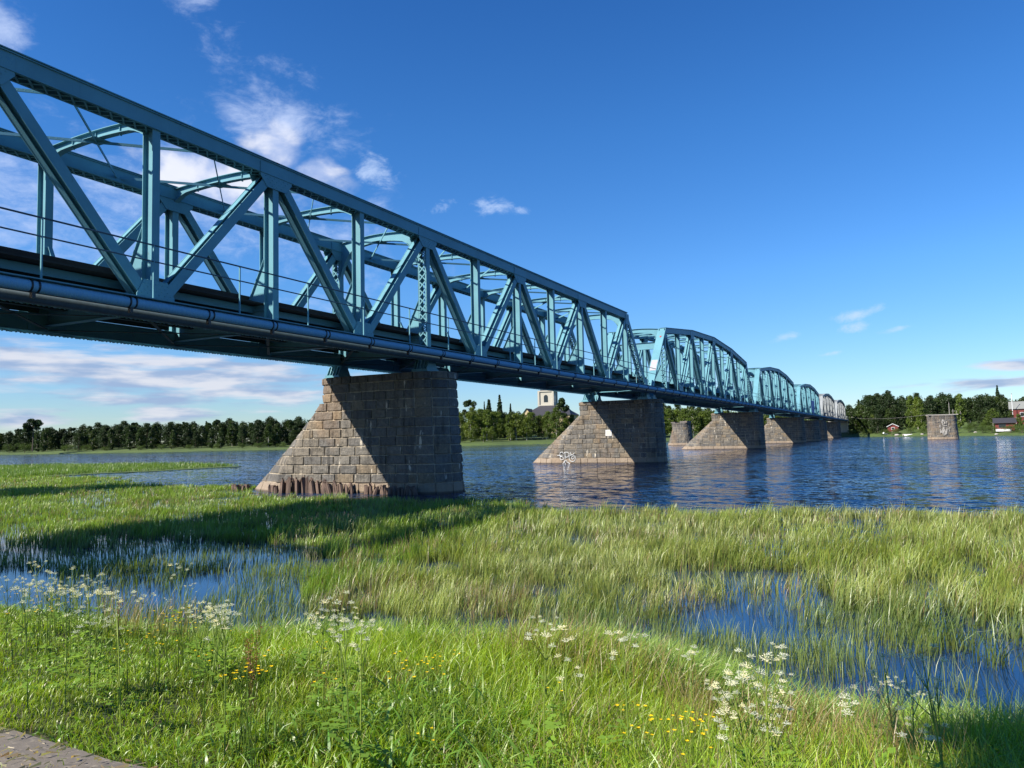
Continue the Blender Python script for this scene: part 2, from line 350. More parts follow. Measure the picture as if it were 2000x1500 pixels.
xs = np.concatenate([np.linspace(-60, -4, 40), np.linspace(-3.6, 34, 190), np.linspace(35, 90, 40)])
ys = np.concatenate([np.linspace(-60, -3, 40), np.linspace(-2.7, 13, 90), np.linspace(13.5, 24, 16)])
GX, GY = np.meshgrid(xs, ys); P2 = np.c_[GX.ravel(), GY.ravel()]
V = np.c_[P2, bank_z(P2)]; ny, nx = GX.shape
idx = np.arange(ny*nx).reshape(ny, nx)
Q = np.stack([idx[:-1, :-1], idx[:-1, 1:], idx[1:, 1:], idx[1:, :-1]], -1).reshape(-1, 4)
me = np_mesh('riverbank', V, Q); me.polygons.foreach_set('use_smooth', [True]*len(me.polygons))
tag(link('riverbank', me, M['bank']), kind='structure')
# dirt path at the foot of the picture
PATH = [ground(x, y, 1.05)[:2] for x, y in [(-200, 1340), (0, 1407), (60, 1425), (130, 1441), (190, 1462), (250, 1475), (330, 1500), (450, 1560), (650, 1700)]]
pp = [np.array(p) for p in PATH]; pp = [p+np.array([0.03, 0.07]) for p in pp]; inner = [p+np.array([0.9, -2.5]) for p in pp]
bmv = []
for a, b_ in zip(pp, inner):
    for t in np.linspace(0, 1, 8): bmv.append(a*(1-t)+b_*t)
bmv = np.array(bmv); zz = bank_z(bmv)+0.03+0.02*(vnoise(bmv, 3, 9)-.5)
QQ = [(i*8+j, (i+1)*8+j, (i+1)*8+j+1, i*8+j+1) for i in range(len(pp)-1) for j in range(7)]
tag(link('path', np_mesh('path', np.c_[bmv, zz], QQ), M['path']), kind='structure')
def inside(P, poly):
    poly = np.asarray(poly); x, y = P[:, 0], P[:, 1]; r = np.zeros(len(P), bool); j = len(poly)-1
    for i in range(len(poly)):
        xi, yi = poly[i]; xj, yj = poly[j]
        c = ((yi > y) != (yj > y)) & (x < (xj-xi)*(y-yi)/(yj-yi+1e-12)+xi); r ^= c; j = i
    return r
# far banks: shoreline given by picture column and depth along the view
FS = [(-700, 470), (-300, 460), (0, 430), (150, 400), (300, 360), (450, 350), (560, 345), (700, 335), (850, 318), (930, 312), (1000, 318), (1090, 322), (1250, 330), (1400, 335), (1560, 330), (1660, 322), (1750, 292), (1850, 262), (1930, 242), (2000, 228), (2150, 215), (2600, 200)]
def far_bank():
    rows = []; prof = [(0, 0.0), (1.5, 0.35), (14, 1.2), (35, 2.4), (70, 4.0), (160, 6.0), (2500, 7.0)]
    b = MB(); n = len(FS)
    for off, z in prof:
        for px, dp in FS:
            k = 1.0 + (0.6 if px > 1700 else 0)*(1 if off > 5 else 0)
            zz = z*k if px > 850 else z*0.75
            b.v.append(tuple(at(px, dp+off, zz)))
    for r in range(len(prof)-1):
        for i in range(n-1): b.f.append((r*n+i, r*n+i+1, (r+1)*n+i+1, (r+1)*n+i)); b.mi.append(0)
    return b.build('far_bank', M['lawn'], smooth=True)
tag(far_bank(), kind='structure')
def bank_h(px, off):
    prof = [(0, 0.0), (1.5, 0.35), (14, 1.2), (35, 2.4), (70, 4.0), (160, 6.0), (2500, 7.0)]
    z = np.interp(off, [p[0] for p in prof], [p[1] for p in prof]); return z*(1.6 if px > 1730 else 1.0 if px > 850 else 0.75)
def shore_depth(px): return float(np.interp(px, [f[0] for f in FS], [f[1] for f in FS]))
# ------------------------------------------------------------------ stone piers
rng = random.Random(7); nrg = np.random.default_rng(7)
def pier_mesh(seed, xr_top, xr_base, xl_top, x_nose, ztop=6.12, zknee=4.75, hwt=1.35, courses=12, xL=1.3, zbot=-0.45, capped=True):
    r = random.Random(seed); pr = np.random.default_rng(seed)
    zs = [zbot, 0.52]
    hh = (ztop-0.40-0.52)/(courses-1)
    for k in range(courses-1): zs.append(zs[-1]+hh*1.0)
    zs[-1] = ztop-0.40; zs.append(ztop)
    def xr(z): return xr_top+(ztop-z)/ztop*(xr_base-xr_top)
    def tip(z): return xl_top if z > zknee else xl_top-0.15-(zknee-z)/(zknee-0.05)*(xl_top-0.15-x_nose)
    def hb(z): return hwt+(ztop-z)*0.035
    def P(kind, sg, u, z):
        RR = 1.45
        if kind == 'S':                       # straight flank, u = x
            t = tip(z); x = max(u, t); L = 1.3 if z > zknee else 0.7+1.9*(zknee-z)/zknee
            f = min(1.0, max(0.0, (x-t)/L)); f = math.sqrt(max(0, 1-(1-f)**2)) if z > zknee else 0.08+0.92*f**0.6
            return (x, sg*hb(z)*max(f, 0.03))
        return (xr(z)-RR+RR*math.cos(u), hb(z)*math.sin(u))
    V = []; Fc = []; C = []
    def block(kind, sg, u0, u1, z0, z1, cop):
        w = abs(u1-u0)*(1.0 if kind == 'S' else 1.45); g = 0.014
        us = [0, g/w, 0.045/w, 0.33, 0.67, 1-0.045/w, 1-g/w, 1]; h = z1-z0; vs_ = [0, g/h, 0.045/h, 0.5, 1-0.045/h, 1-g/h, 1]
        tone = pr.choice([0, 1, 2, 3], p=[0.34, 0.36, 0.18, 0.12])
        base = np.array([(0.148, 0.136, 0.120), (0.120, 0.113, 0.105), (0.17, 0.148, 0.12), (0.19, 0.15, 0.105)][tone])*pr.uniform(0.85, 1.12)
        base = base*(0.85 if z0 > ztop-1.2 else 1.0)
        mort = np.array((0.36, 0.31, 0.24))*pr.uniform(0.5, 1.35); bul = pr.uniform(0.015, 0.06)+(0.06 if cop else 0)
        b = len(V)
        for j, v in enumerate(vs_):
            z = z0+v*h
            for i, u in enumerate(us):
                uu = u0+(u1-u0)*u
                x, y = P(kind, sg, uu, z)
                e = 0.02 if kind == 'S' else 0.02
                x2, y2 = P(kind, sg, uu+e, z); x1, y1 = P(kind, sg, uu-e, z)
                tx, ty = x2-x1, y2-y1; l = math.hypot(tx, ty) or 1
                nx_, ny_ = (ty/l, -tx/l)
                if nx_*(x-(-2))*0.2+ny_*y < 0: nx_, ny_ = -nx_, -ny_
                edge = i in (0, 1, 6, 7) or j in (0, 1, 5, 6)
                d = -0.022 if edge else bul+pr.uniform(-0.02, 0.02)*(1.6 if (i in (3, 4)) else 0.6)
                if kind == 'S' and x <= tip(z)+0.02: d = min(d, 0.01)
                V.append((x+nx_*d, y+ny_*d, z)); C.append((*(mort if edge else base*pr.uniform(0.93, 1.07)), 1))
        for j in range(6):
            for i in range(7): a = b+j*8+i; Fc.append((a, a+1, a+9, a+8))
    for k in range(len(zs)-1):
        z0, z1 = zs[k], zs[k+1]; cop = k == len(zs)-2
        for sg in (-1, 1):
            x = xr((z0+z1)/2)-1.45; first = True
            lim = tip(z0) if z0 < zknee else tip(z1)
            while x > lim+0.02:
                w = r.uniform(0.6, 1.3)*(0.55 if first and k % 2 else 1); x2 = x-w
                if x2 < lim+0.45: x2 = lim
                block('S', sg, x, x2, z0, z1, cop); x = x2; first = False
        na = 5; off = 0.0
        for i in range(na):
            a0 = -math.pi/2+math.pi*(i)/na; a1 = -math.pi/2+math.pi*(i+1)/na
            block('R', 1, a0, a1, z0, z1, cop)
    # top
    b = len(V); n = 0
    pts = [P('S', -1, xl_top+t*(xr_top-1.45-xl_top), ztop) for t in np.linspace(0, 1, 14)] + [P('R', 1, a, ztop) for a in np.linspace(-math.pi/2, math.pi/2, 12)] + [P('S', 1, xl_top+t*(xr_top-1.45-xl_top), ztop) for t in np.linspace(1, 0, 14)]
    for p in pts: V.append((p[0], p[1]*1.02, ztop-0.006)); C.append((0.2, 0.18, 0.16, 1))
    me = bpy.data.meshes.new('bridge_pier'); me.from_pydata(V, [], Fc+[tuple(range(b, b+len(pts)))])
    a_ = me.color_attributes.new('Col', 'FLOAT_COLOR', 'POINT'); a_.data.foreach_set('color', np.array(C, np.float32).ravel())
    me.update(); return me
PY = [33.72, 73.15, 134.2, 195.5, 256.8, 318.2, 379.5]
ords = ['foreground granite bridge pier with rotten timber piles at its foot',
        'granite bridge pier with white graffiti and a pale square plate, standing in the river',
        'third bridge pier from the near bank, standing wholly in open water',
        'fourth granite bridge pier, brown sunlit nose seen just behind the third pier',
        'fifth granite bridge pier, narrow dark flank between the fourth pier and the grey spans',
        'sixth granite bridge pier, the last one standing in the water before the far shore']
p1 = link('bridge_pier', pier_mesh(3, 1.62, 1.92, -6.35, -11.7), M['stone'], loc=(0, PY[0], 0)); tag(p1, ords[0], 'bridge pier', 'granite piers of the railway bridge')
meB = pier_mesh(11, 1.45, 1.70, -7.0, -12.5); piers = [p1]
for k in range(1, 6):
    p = link('bridge_pier', meB, M['stone'] if k == 1 else None, loc=(0, PY[k], 0)); tag(p, ords[k], 'bridge pier', 'granite piers of the railway bridge'); piers.append(p)
# plate and graffiti on the second pier (its flank faces -y)
yf = -(1.35+0.035*3.2)-0.075
b = MB(); b.box(-3.86, yf-0.03, 2.67, -3.24, yf+0.03, 3.25); b.m = 1; b.box(-3.81, yf-0.036, 2.72, -3.29, yf-0.028, 3.20); b.build('sign_plate', [M['white'], M['plate']], piers[1])
def zp(zx, zy):
    px, py = 1060+zx/11.11, 830+zy/11.11; d = F_*FPX+R_*(px-1000)+U_*(750-py); yy = PY[1]-1.62
    t = (yy-CAM[1])/d[1]; p = CAM+t*d; return (p[0], -1.66, p[2])
strokes = [[(320, 660), (370, 665), (400, 690), (430, 660)],
 [(455, 630), (430, 590), (390, 600), (375, 640), (400, 680), (440, 700), (455, 735), (420, 755), (385, 735), (385, 690)],
 [(475, 590), (490, 640), (490, 740)], [(470, 600), (530, 590), (575, 625), (560, 680), (520, 700), (495, 690)],
 [(600, 590), (620, 640), (650, 650), (690, 600)], [(640, 650), (600, 660), (575, 710), (600, 770), (650, 795), (700, 770), (712, 710), (690, 670), (640, 690), (625, 720), (660, 740), (690, 700)],
 [(440, 840), (470, 800), (490, 770), (530, 770)], [(490, 775), (480, 820), (500, 835)], [(520, 790), (560, 820), (600, 845)], [(738, 738), (742, 745)]]
b = MB()
for s_ in strokes:
    P = [Vector(zp(*q)) for q in s_]
    # smooth the stroke
    sm = []
    for i in range(len(P)-1):
        p0, p1_, p2, p3 = P[max(i-1, 0)], P[i], P[i+1], P[min(i+2, len(P)-1)]
        for t in (0, .25, .5, .75):
            sm.append(0.5*((2*p1_)+(p2-p0)*t+(2*p0-5*p1_+4*p2-p3)*t*t+(3*p1_-p0-3*p2+p3)*t**3))
    sm.append(P[-1]); b.tube(sm, 0.026, 6)
b.build('graffiti', M['white'], piers[1])
# ruined piers of an older bridge
def ruin(name, label, loc, rot, args, marks):
    o = link(name, pier_mesh(*args[0], **args[1]), M['stone'], loc=loc); o.rotation_euler = (0, 0, rot)
    tag(o, label, 'ruined pier', 'piers of a vanished older bridge')
    if marks: marks(o)
    return o
d_ = 192.0; a = at(1326, d_)
ruin('ruined_pier', 'squat ruined stone pier with a notched top, standing between two bridge piers', (a.x+0.3, a.y, 0), rad(-3),
     ((21, 2.1, 2.8, -2.3, -3.6), dict(ztop=height_at(1326, 826, d_), zknee=3.6, courses=8, hwt=1.9)), None)
for o in (bpy.data.objects['ruined_pier'],):
    bb = MB(); zt = height_at(1326, 826, d_); bb.col = (0.17, 0.15, 0.14)
    bb.box(-2.2, -1.7, zt-0.01, -1.2, 1.6, zt+0.22); bb.box(0.1, -1.8, zt-0.01, 1.9, 1.7, zt+0.38); bb.build('broken_course', M['stone'], o)
d_ = 187.0; a = at(1836, d_)
def pm(o):
    zt = height_at(1836, 811, 187.0); bb = MB(); bb.box(-3.25, -1.95, zt, 3.1, 1.95, zt+0.16); bb.build('cap_slab', M['concrete'], o)
    bb = MB(); bb.tube([(1.6, 0, zt), (1.62, 0, zt+3.0)], 0.05, 5); bb.tube([(2.5, 0.6, zt), (2.5, 0.6, zt+1.4)], 0.04, 5); bb.tube([(1.9, -1.0, zt+0.9), (3.0, -1.0, zt+0.9)], 0.03, 4); bb.tube([(3.0, -1.0, zt), (3.0, -1.0, zt+0.95)], 0.03, 4); bb.build('mast', M['concrete'], o)
    bb = MB(); pr_ = random.Random(4)
    for k in range(70):
        x, z = pr_.gauss(-0.1, 0.5), pr_.uniform(1.2, 4.6); w = pr_.uniform(0.04, 0.17); h = pr_.uniform(0.10, 0.45)
        n = 7; pts = [(x+w*math.cos(t*6.283/n)*pr_.uniform(.6, 1), -2.13-0.035*(6-z), z+h*math.sin(t*6.283/n)*pr_.uniform(.5, 1)) for t in range(n)]
        bb.prism(pts, (0, 0.08, 0))
    bb.build('lime_stain', M['concrete'], o)
ruin('ruined_pier', 'lone stone pier in open water, with white lime streaks and a thin mast', (a.x, a.y, 0), rad(8),
     ((31, 2.9, 3.3, -3.1, -3.4), dict(ztop=height_at(1836, 811, 187.0), zknee=5.9, courses=10, hwt=1.9)), pm)
d_ = 206.0; a = at(1583, d_)
ruin('ruined_pier', 'dark old stone pier standing just past the fourth bridge pier, under the deck', (a.x, a.y, 0), rad(4),
     ((41, 1.6, 1.9, -2.0, -2.8), dict(ztop=5.5, zknee=4.6, courses=9, hwt=1.4)), None)
# ------------------------------------------------------------------ timber piles at the first pier
pile_me = []
for k in range(7):
    b = MB(); r = random.Random(k+60); n = 6; rr = [r.uniform(0.07, 0.12) for _ in range(n)]; vs = []
    tops = [r.uniform(0.55, 1.0) for _ in range(n)]; lean = r.uniform(-0.12, 0.12)
    for lv, zf in enumerate((0, 0.5, 1.0)):
        for i in range(n):
            t = 6.283*i/n; z = -0.5+(tops[i]+0.5)*zf if lv else -0.5; q = rr[i]*(1-0.25*zf)
            vs.append((math.cos(t)*q*1.2+lean*zf, math.sin(t)*q, z))
    fs = [(l*n+i, l*n+(i+1) % n, (l+1)*n+(i+1) % n, (l+1)*n+i) for l in range(2) for i in range(n)]
    vs.append((lean, 0, min(tops)*0.75)); fs += [(2*n+i, 2*n+(i+1) % n, 3*n) for i in range(n)]
    b.add(vs, fs); me = bpy.data.meshes.new('timber_pile'); me.from_pydata(b.v, [], b.f); me.materials.append(M['pile']); pile_me.append(me)
r = random.Random(5)
for k in range(78):
    px = 492+k*4.15+r.uniform(-1.5, 1.5) if k > 8 else 456+k*3.6
    if 690 < px < 712: continue
    hk = 0.45 if k <= 8 else (0.45+0.55*math.exp(-((px-590)/75)**2)+0.22*r.random())
    if k > 8 and px < 545: hk = 0.5
    d = F_*FPX+R_*(px-1000)+U_*(750-962); yy = PY[0]-1.95+r.uniform(-0.22, 0.12)+(0.35 if px < 540 else 0)+(0.7 if k <= 8 else 0); t = (yy-CAM[1])/d[1]; xx = (CAM+t*d)[0]
    o = bpy.data.objects.new('timber_pile', pile_me[k % 7]); COL.objects.link(o); o.location = (xx, yy, 0.02); o.rotation_euler = (r.uniform(-.12, .12), r.uniform(-.16, .16), r.uniform(0, 6.28))
    s_ = r.uniform(0.8, 1.35); o.scale = (s_, s_, hk*0.8)
    if k <= 8: tag(o, 'low stump in the short row of rotten piles left of the first pier', 'timber pile', 'rotten piles left of the pier nose')
    else: tag(o, 'rotten reddish timber pile in the jagged row along the first pier foot', 'timber pile', 'rotten piles along the pier foot')
# ------------------------------------------------------------------ railway bridge
WX = 5.73
def plate_x(b, pts, x, t=0.03): b.prism([(x-t/2, y, z) for y, z in pts], (t, 0, 0))
def rivets(b, pts, x, r=0.022):
    for y, z in pts:
        b.add([(x, y-r, z-r), (x, y+r, z-r), (x, y+r, z+r), (x, y-r, z+r), (x+0.02, y-r*.5, z-r*.5), (x+0.02, y+r*.5, z-r*.5), (x+0.02, y+r*.5, z+r*.5), (x+0.02, y-r*.5, z+r*.5)], [(4,5,6,7),(0,1,5,4),(1,2,6,5),(2,3,7,6),(3,0,4,7)])
def laced(b, A, B, halfw, off, pitch=0.45, bw=0.07, t=0.015):
    # X lacing between two edges: halfw is the vector from the centre line to one edge, off the offset of the plane
    A = Vector(A)+Vector(off); B = Vector(B)+Vector(off); hw = Vector(halfw); L = (B-A).length; n = max(1, int(L/pitch)); nrm = (B-A).cross(hw).normalized()
    for k in range(n):
        p, q = A.lerp(B, k/n), A.lerp(B, (k+1)/n)
        b.beam(p-hw, q+hw, t, bw, nrm); b.beam(p+hw+nrm*t, q-hw+nrm*t, t, bw, nrm)
def build_span(label, Y0, L, bots, tops, supports, lattice, y_portal_plate, near_detail, chord_h=0.58):
    root = empty('truss_bridge_span', (0, Y0, 0)); tag(root, label, 'bridge span', 'truss spans of the railway bridge')
    T = M['teal']; zb = 7.18
    ty = [t[0] for t in tops]; tz = [t[1] for t in tops]
    def ztop(y): return float(np.interp(y, ty, tz))
    for xc in (0.0, -WX):
        # top chord: cover plate, two webs, angles and lacing below
        b = MB()
        for (ya, za), (yb, zb_) in zip(tops[:-1], tops[1:]):
            A = Vector((xc, ya, za)); B = Vector((xc, yb, zb_)); up = Vector((0, -(zb_-za), yb-ya)).normalized()
            e = (B-A).normalized()*0.03
            b.beam(A-up*0.015-e, B-up*0.015+e, 0.72, 0.03)
            for s in (-1, 1):
                X = Vector((s*0.25, 0, 0)); b.beam(A-up*(chord_h/2+0.03)+X, B-up*(chord_h/2+0.03)+X, 0.03, chord_h)
                b.beam(A-up*0.06+X*1.16, B-up*0.06+X*1.16, 0.06, 0.035); b.beam(A-up*(chord_h+0.01)+X*1.12, B-up*(chord_h+0.01)+X*1.12, 0.10, 0.025)
            laced(b, A, B, (0.24, 0, 0), -up*(chord_h+0.03), 0.42, 0.06, 0.012)
        b.build('top_chord', T, root)
        b = MB()
        for s in (-1, 1):
            b.box(xc+s*0.25-0.015, 0, zb-0.29, xc+s*0.25+0.015, L, zb+0.29); b.box(xc+s*0.29-0.06, 0, zb-0.32, xc+s*0.29+0.06, L, zb-0.293); b.box(xc+s*0.29-0.06, 0, zb+0.293, xc+s*0.29+0.06, L, zb+0.32)
        laced(b, (xc, 0, zb), (xc, L, zb), (0.24, 0, 0), (0, 0, -0.34), 0.5, 0.07, 0.012)
        if near_detail: 
            for i in range(int(L/0.16)): b.box(xc-0.36, i*0.16, zb-0.345, xc-0.31, i*0.16+0.05, zb-0.322)
        b.build('bottom_chord', T, root)
        # web members
        nodes_b = bots; nodes_t = ty
        for yb in nodes_b:
            for yt in nodes_t:
                if 0 < abs(yt-yb) < 7.2:
                    end = (yb == bots[0] or yb == bots[-1]); A = Vector((xc, yb, zb)); B = Vector((xc, yt, ztop(yt)-0.3)); b = MB()
                    if end and yb == bots[0] and y_portal_plate:
                        a = (B-A).normalized(); u = Vector((0, -a.z, a.y)); u = -u if u.y > 0 else u
                        b.beam(A+u*0.27, B+u*0.27, 0.82, 0.03)
                        for s in (-1, 1): b.beam(A+Vector((s*0.27, 0, 0)), B+Vector((s*0.27, 0, 0)), 0.03, 0.5)
                        laced(b, A, B, (0.25, 0, 0), -u*0.25, 0.45)
                    elif end:
                        a = (B-A).normalized(); u = Vector((0, -a.z, a.y))
                        for s in (-1, 1):
                            X = Vector((s*0.27, 0, 0)); b.beam(A+X, B+X, 0.03, 0.46)
                            for q in (-1, 1): b.beam(A+X*0.85+u*0.23*q, B+X*0.85+u*0.23*q, 0.1, 0.025)
                        laced(b, A, B, (0.25, 0, 0), u*0.245, 0.5); laced(b, A, B, (0.25, 0, 0), -u*0.245, 0.5)
                    else: 
                        b.ibeam(A, B, 0.36, 0.50, 0.03, 0.03)
                        a = (B-A).normalized(); u = Vector((0, -a.z, a.y))
                        for q in (-1, 1): b.beam(A+Vector((-0.12, 0, 0))+u*q*0.16, B+Vector((-0.12, 0, 0))+u*q*0.16, 0.22, 0.02)
                    b.build('diagonal', T, root)
        for y in sorted(set(bots[1:-1]) | set(ty)):
            A = Vector((xc, y, zb)); B = Vector((xc, y, ztop(y)-0.3)); b = MB()
            if y in lattice:
                for s in (-1, 1): b.beam(A+Vector((s*0.25, 0, 0)), B+Vector((s*0.25, 0, 0)), 0.03, 0.34)
                for s in (-1, 1):
                    for q in (-1, 1): b.beam(A+Vector((s*0.21, q*0.16, 0)), B+Vector((s*0.21, q*0.16, 0)), 0.08, 0.02)
                laced(b, A, B, (0.22, 0, 0), (0, 0.175, 0), 0.42, 0.06); laced(b, A, B, (0.22, 0, 0), (0, -0.175, 0), 0.42, 0.06)
            else: b.ibeam(A, B, 0.30 if near_detail else 0.34, 0.46, 0.03, 0.025)
            b.build('vertical_post', T, root)
        # gussets
        for y in bots:
            b = MB(); w = 0.72
            pts = [(y-w, zb-0.3), (y+w, zb-0.3), (y+w, zb+0.42), (y+w*0.62, zb+0.92), (y-w*0.62, zb+0.92), (y-w, zb+0.42)]
            if y == bots[0]: pts = [(y-0.45, zb-0.3), (y+w, zb-0.3), (y+w, zb+0.42), (y+w*0.8, zb+0.9), (y-0.1, zb+0.9), (y-0.45, zb+0.3)]
            if y == bots[-1]: pts = [(y-w, zb-0.3), (y+0.45, zb-0.3), (y+0.45, zb+0.3), (y+0.1, zb+0.9), (y-w*0.8, zb+0.9), (y-w, zb+0.42)]
            for s in (-1, 1): plate_x(b, pts, xc+s*0.285)
            if near_detail and abs(xc) < 1 and Y0+y < 60:
                rv = [(y+i*0.11, zb+0.35+j*0.11) for i in range(-5, 6) for j in range(6) if abs(i)*0.11 < 0.66-max(0, j-1)*0.06 and (i+j) % 2 == 0]
                rivets(b, rv, xc+0.30)
            b.build('gusset_plate', T, root)
        for y in ty:
            b = MB(); z = ztop(y)-0.02; w = 0.85; dd_ = chord_h
            pts = [(y-w, z-dd_), (y-w, z-dd_-0.12), (y-w*0.6, z-dd_-0.5), (y+w*0.6, z-dd_-0.5), (y+w, z-dd_-0.12), (y+w, z-dd_), (y+w, z-dd_*0.25), (y-w, z-dd_*0.25)]
            if y in (ty[0], ty[-1]):
                q = 0.35 if y == ty[0] else -0.35
                pts = [(y-0.34 if q > 0 else y-w, z-dd_*.2), (y-0.40 if q > 0 else y-w, z-dd_-0.15), (y-w*0.6, z-dd_-0.55), (y+w*0.6, z-dd_-0.55), (y+w if q > 0 else y+0.40, z-dd_-0.15), (y+w if q > 0 else y+0.34, z-dd_*.2)]
                pts = [(y-0.45, z-dd_*.2), (y-0.5, z-dd_-0.5), (y+0.5, z-dd_-0.5), (y+0.45, z-dd_*.2)]
            for s in (-1, 1): plate_x(b, pts, xc+s*0.283)
            if near_detail and abs(xc) < 1 and Y0+y < 60: rivets(b, [(y+i*0.12, z-dd_-0.08-j*0.11) for i in range(-5, 6) for j in range(4) if abs(i)*0.12+j*0.1 < 0.75 and (i+j) % 2], xc+0.298)
            b.build('gusset_plate', T, root)
    allx = sorted(set(bots) | set(ty))
    for y in allx:
        if y in bots and (y == bots[0] or y == bots[-1]): continue
        zt = ztop(y)-0.04; deep = (y in lattice) or y in (ty[0], ty[-1]); b = MB(); n = 20; up_, lo_ = [], []
        for i in range(n+1):
            t = i/n; x = -0.2-(WX-0.4)*t; e = min(t, 1-t)*2
            up_.append((x, zt-0.08+(0.2 if deep else 0.10)*math.sin(math.pi*t)))
            if deep: lo_.append((x, zt-0.75+0.45*math.sin(math.pi*t)-1.35*max(0, 1-e/0.42)**2.2))
            else: lo_.append((x, zt-0.38+0.12*math.sin(math.pi*t)-0.30*max(0, 1-e/0.34)**1.8))
        for i in range(n):
            b.add([(up_[i][0], y, up_[i][1]), (up_[i+1][0], y, up_[i+1][1]), (lo_[i+1][0], y, lo_[i+1][1]), (lo_[i][0], y, lo_[i][1])], [(0, 1, 2, 3)])
            for c in (up_, lo_): b.beam((c[i][0], y, c[i][1]), (c[i+1][0], y, c[i+1][1]), 0.24, 0.022, (0, 1, 0))
        if near_detail and not deep:
            for k in range(1, 4): b.box(-0.3-(WX-.6)*k/4-.012, y-.05, zt-.38, -0.3-(WX-.6)*k/4+.012, y+.05, zt+0.02)
        if y == ty[0] and y_portal_plate:
            b.box(-WX+0.3, y-0.03, zt-2.15, -0.3, y+0.03, zt-1.45); b.box(-WX+0.3, y-0.15, zt-2.17, -0.3, y+0.15, zt-2.152); b.box(-WX+0.3, y-0.15, zt-1.448, -0.3, y+0.15, zt-1.43)
        b.build('sway_strut', T, root)
        b = MB(); zz = zt-0.28
        if y not in (ty[0], ty[-1]):
            h = 2.7
            for s in (1, -1):
                za, zb2 = ztop(y-h)-0.4, ztop(y+h)-0.4
                b.beam((-0.25, y-s*h, (za if s > 0 else zb2)), (-WX+0.25, y+s*h, (zb2 if s > 0 else za)), 0.10, 0.03, (0, 0, 1)); 
            b.box(-WX/2-0.32, y-0.32, zz-0.035, -WX/2+0.32, y+0.32, zz-0.02)
            b.build('wind_brace', T, root)
    # floor
    for y in allx:
        b = MB(); zc = 7.52
        b.beam((-WX, y, zc), (0, y, zc), 0.85, 0.02, (0, 0, 1)); 
        for q in (-1, 1): b.box(-WX+0.26, y-0.15, zc+q*0.43-0.012, -0.26, y+0.15, zc+q*0.43+0.012)
        b.prism([(0.3, y-0.012, 7.20), (1.15, y-0.012, 7.20), (1.15, y-0.012, 7.10), (0.3, y-0.012, 6.88)], (0, 0.024, 0)); b.box(0.3, y-0.08, 7.18, 1.18, y+0.08, 7.203)
        b.build('floor_beam', T, root)
        if y not in (bots[0], bots[-1]):
            for xa, s in ((-0.24, -1), (-WX+0.24, 1)):
                b = MB()
                b.prism([(xa, y-0.01, 7.95), (xa, y-0.01, 10.0), (xa+s*0.10, y-0.01, 10.0), (xa+s*0.95, y-0.01, 8.3), (xa+s*0.95, y-0.01, 7.95)], (0, 0.02, 0))
                b.beam((xa+s*0.10, y, 10.0), (xa+s*0.95, y, 8.3), 0.16, 0.02, (0, 1, 0))
                b.build('knee_bracket', T, root)
    b = MB()
    for x in (-1.35, -2.1, -3.63, -4.4): b.ibeam((x, 0, 7.85), (x, L, 7.85), 0.25, 0.62, 0.02, 0.02, (0, 0, 1))
    b.build('stringer', M['under'], root)
    b = MB(); b.box(-0.92, 0, 7.88, -0.88, L, 8.12); b.box(-1.0, 0, 8.12, -0.85, L, 8.14); b.build('edge_beam', T, root)
    b = MB()
    for ya_, yb_ in zip(allx[:-1], allx[1:]): b.box(-5.44, ya_+0.75, 7.52, -5.41, yb_-0.35, 8.168)  # added plates blocking sun above the far chord; gaps leave light spots
    b.build('shade_plate', M['under'], root)
    # lower wind bracing
    b = MB()
    for y0_, y1_ in zip(allx[:-1], allx[1:]):
        b.beam((-0.2, y0_, 6.98), (-WX+0.2, y1_, 6.98), 0.03, 0.12, (0, 0, 1)); b.beam((-WX+0.2, y0_, 6.94), (-0.2, y1_, 6.94), 0.03, 0.12, (0, 0, 1))
    b.build('lower_bracing', M['under'], root)
    b = MB(); b.box(-5.45, 0, 8.17, -0.28, L, 8.22); n = int(L/0.62)
    for i in range(n): b.box(-4.3, 0.1+i*0.62, 8.225, -1.4, 0.36+i*0.62, 8.43)
    b.box(-1.38, 0, 8.225, -1.18, L, 8.60); b.box(-4.55, 0, 8.225, -4.35, L, 8.60)
    b.build('timber_deck', M['timber'], root)
    for x in (-2.14, -3.58):
        b = MB(); b.box(x-0.07, 0, 8.432, x+0.07, L, 8.45); b.box(x-0.012, 0, 8.45, x+0.012, L, 8.55); b.box(x-0.036, 0, 8.55, x+0.036, L, 8.59); b.build('rail', M['track'], root)
    b = MB(); b.box(0.32, 0, 7.205, 1.56, L, 7.235); b.build('walkway', T, root)
    b = MB(); b.tube([(1.2, 0, 9.0), (1.2, L, 9.0)], 0.028, 8); b.tube([(1.2, 0, 8.48), (1.2, L, 8.48)], 0.024, 8); rl = b.build('railing', M['rail_paint'], root)
    y = 0.95 if near_detail else 0.6
    y = (12.81-Y0) % 3.55
    while y < L:
        b = MB(); b.box(1.175, y-0.02, 7.25, 1.225, y+0.02, 9.0); b.build('railing_post', T, rl); y += 3.55
    for y in supports:
        for xc in (0, -WX):
            b = MB(); 
            b.prism([(xc-0.34, y-0.16, 6.86), (xc-0.34, y+0.16, 6.86), (xc-0.34, y+0.38, 6.36), (xc-0.34, y-0.38, 6.36)], (0.68, 0, 0))
            for i in range(5): xx = xc-0.40+i*0.2; b.prism([(xx-0.015, y-0.26, 6.82), (xx-0.015, y+0.26, 6.82), (xx-0.015, y+0.52, 6.33), (xx-0.015, y-0.52, 6.33)], (0.03, 0, 0))
            b.box(xc-0.48, y-0.56, 6.20, xc+0.48, y+0.56, 6.33); b.box(xc-0.55, y-0.62, 6.10, xc+0.55, y+0.62, 6.20)
            b.build('bearing', T, root)
    return root
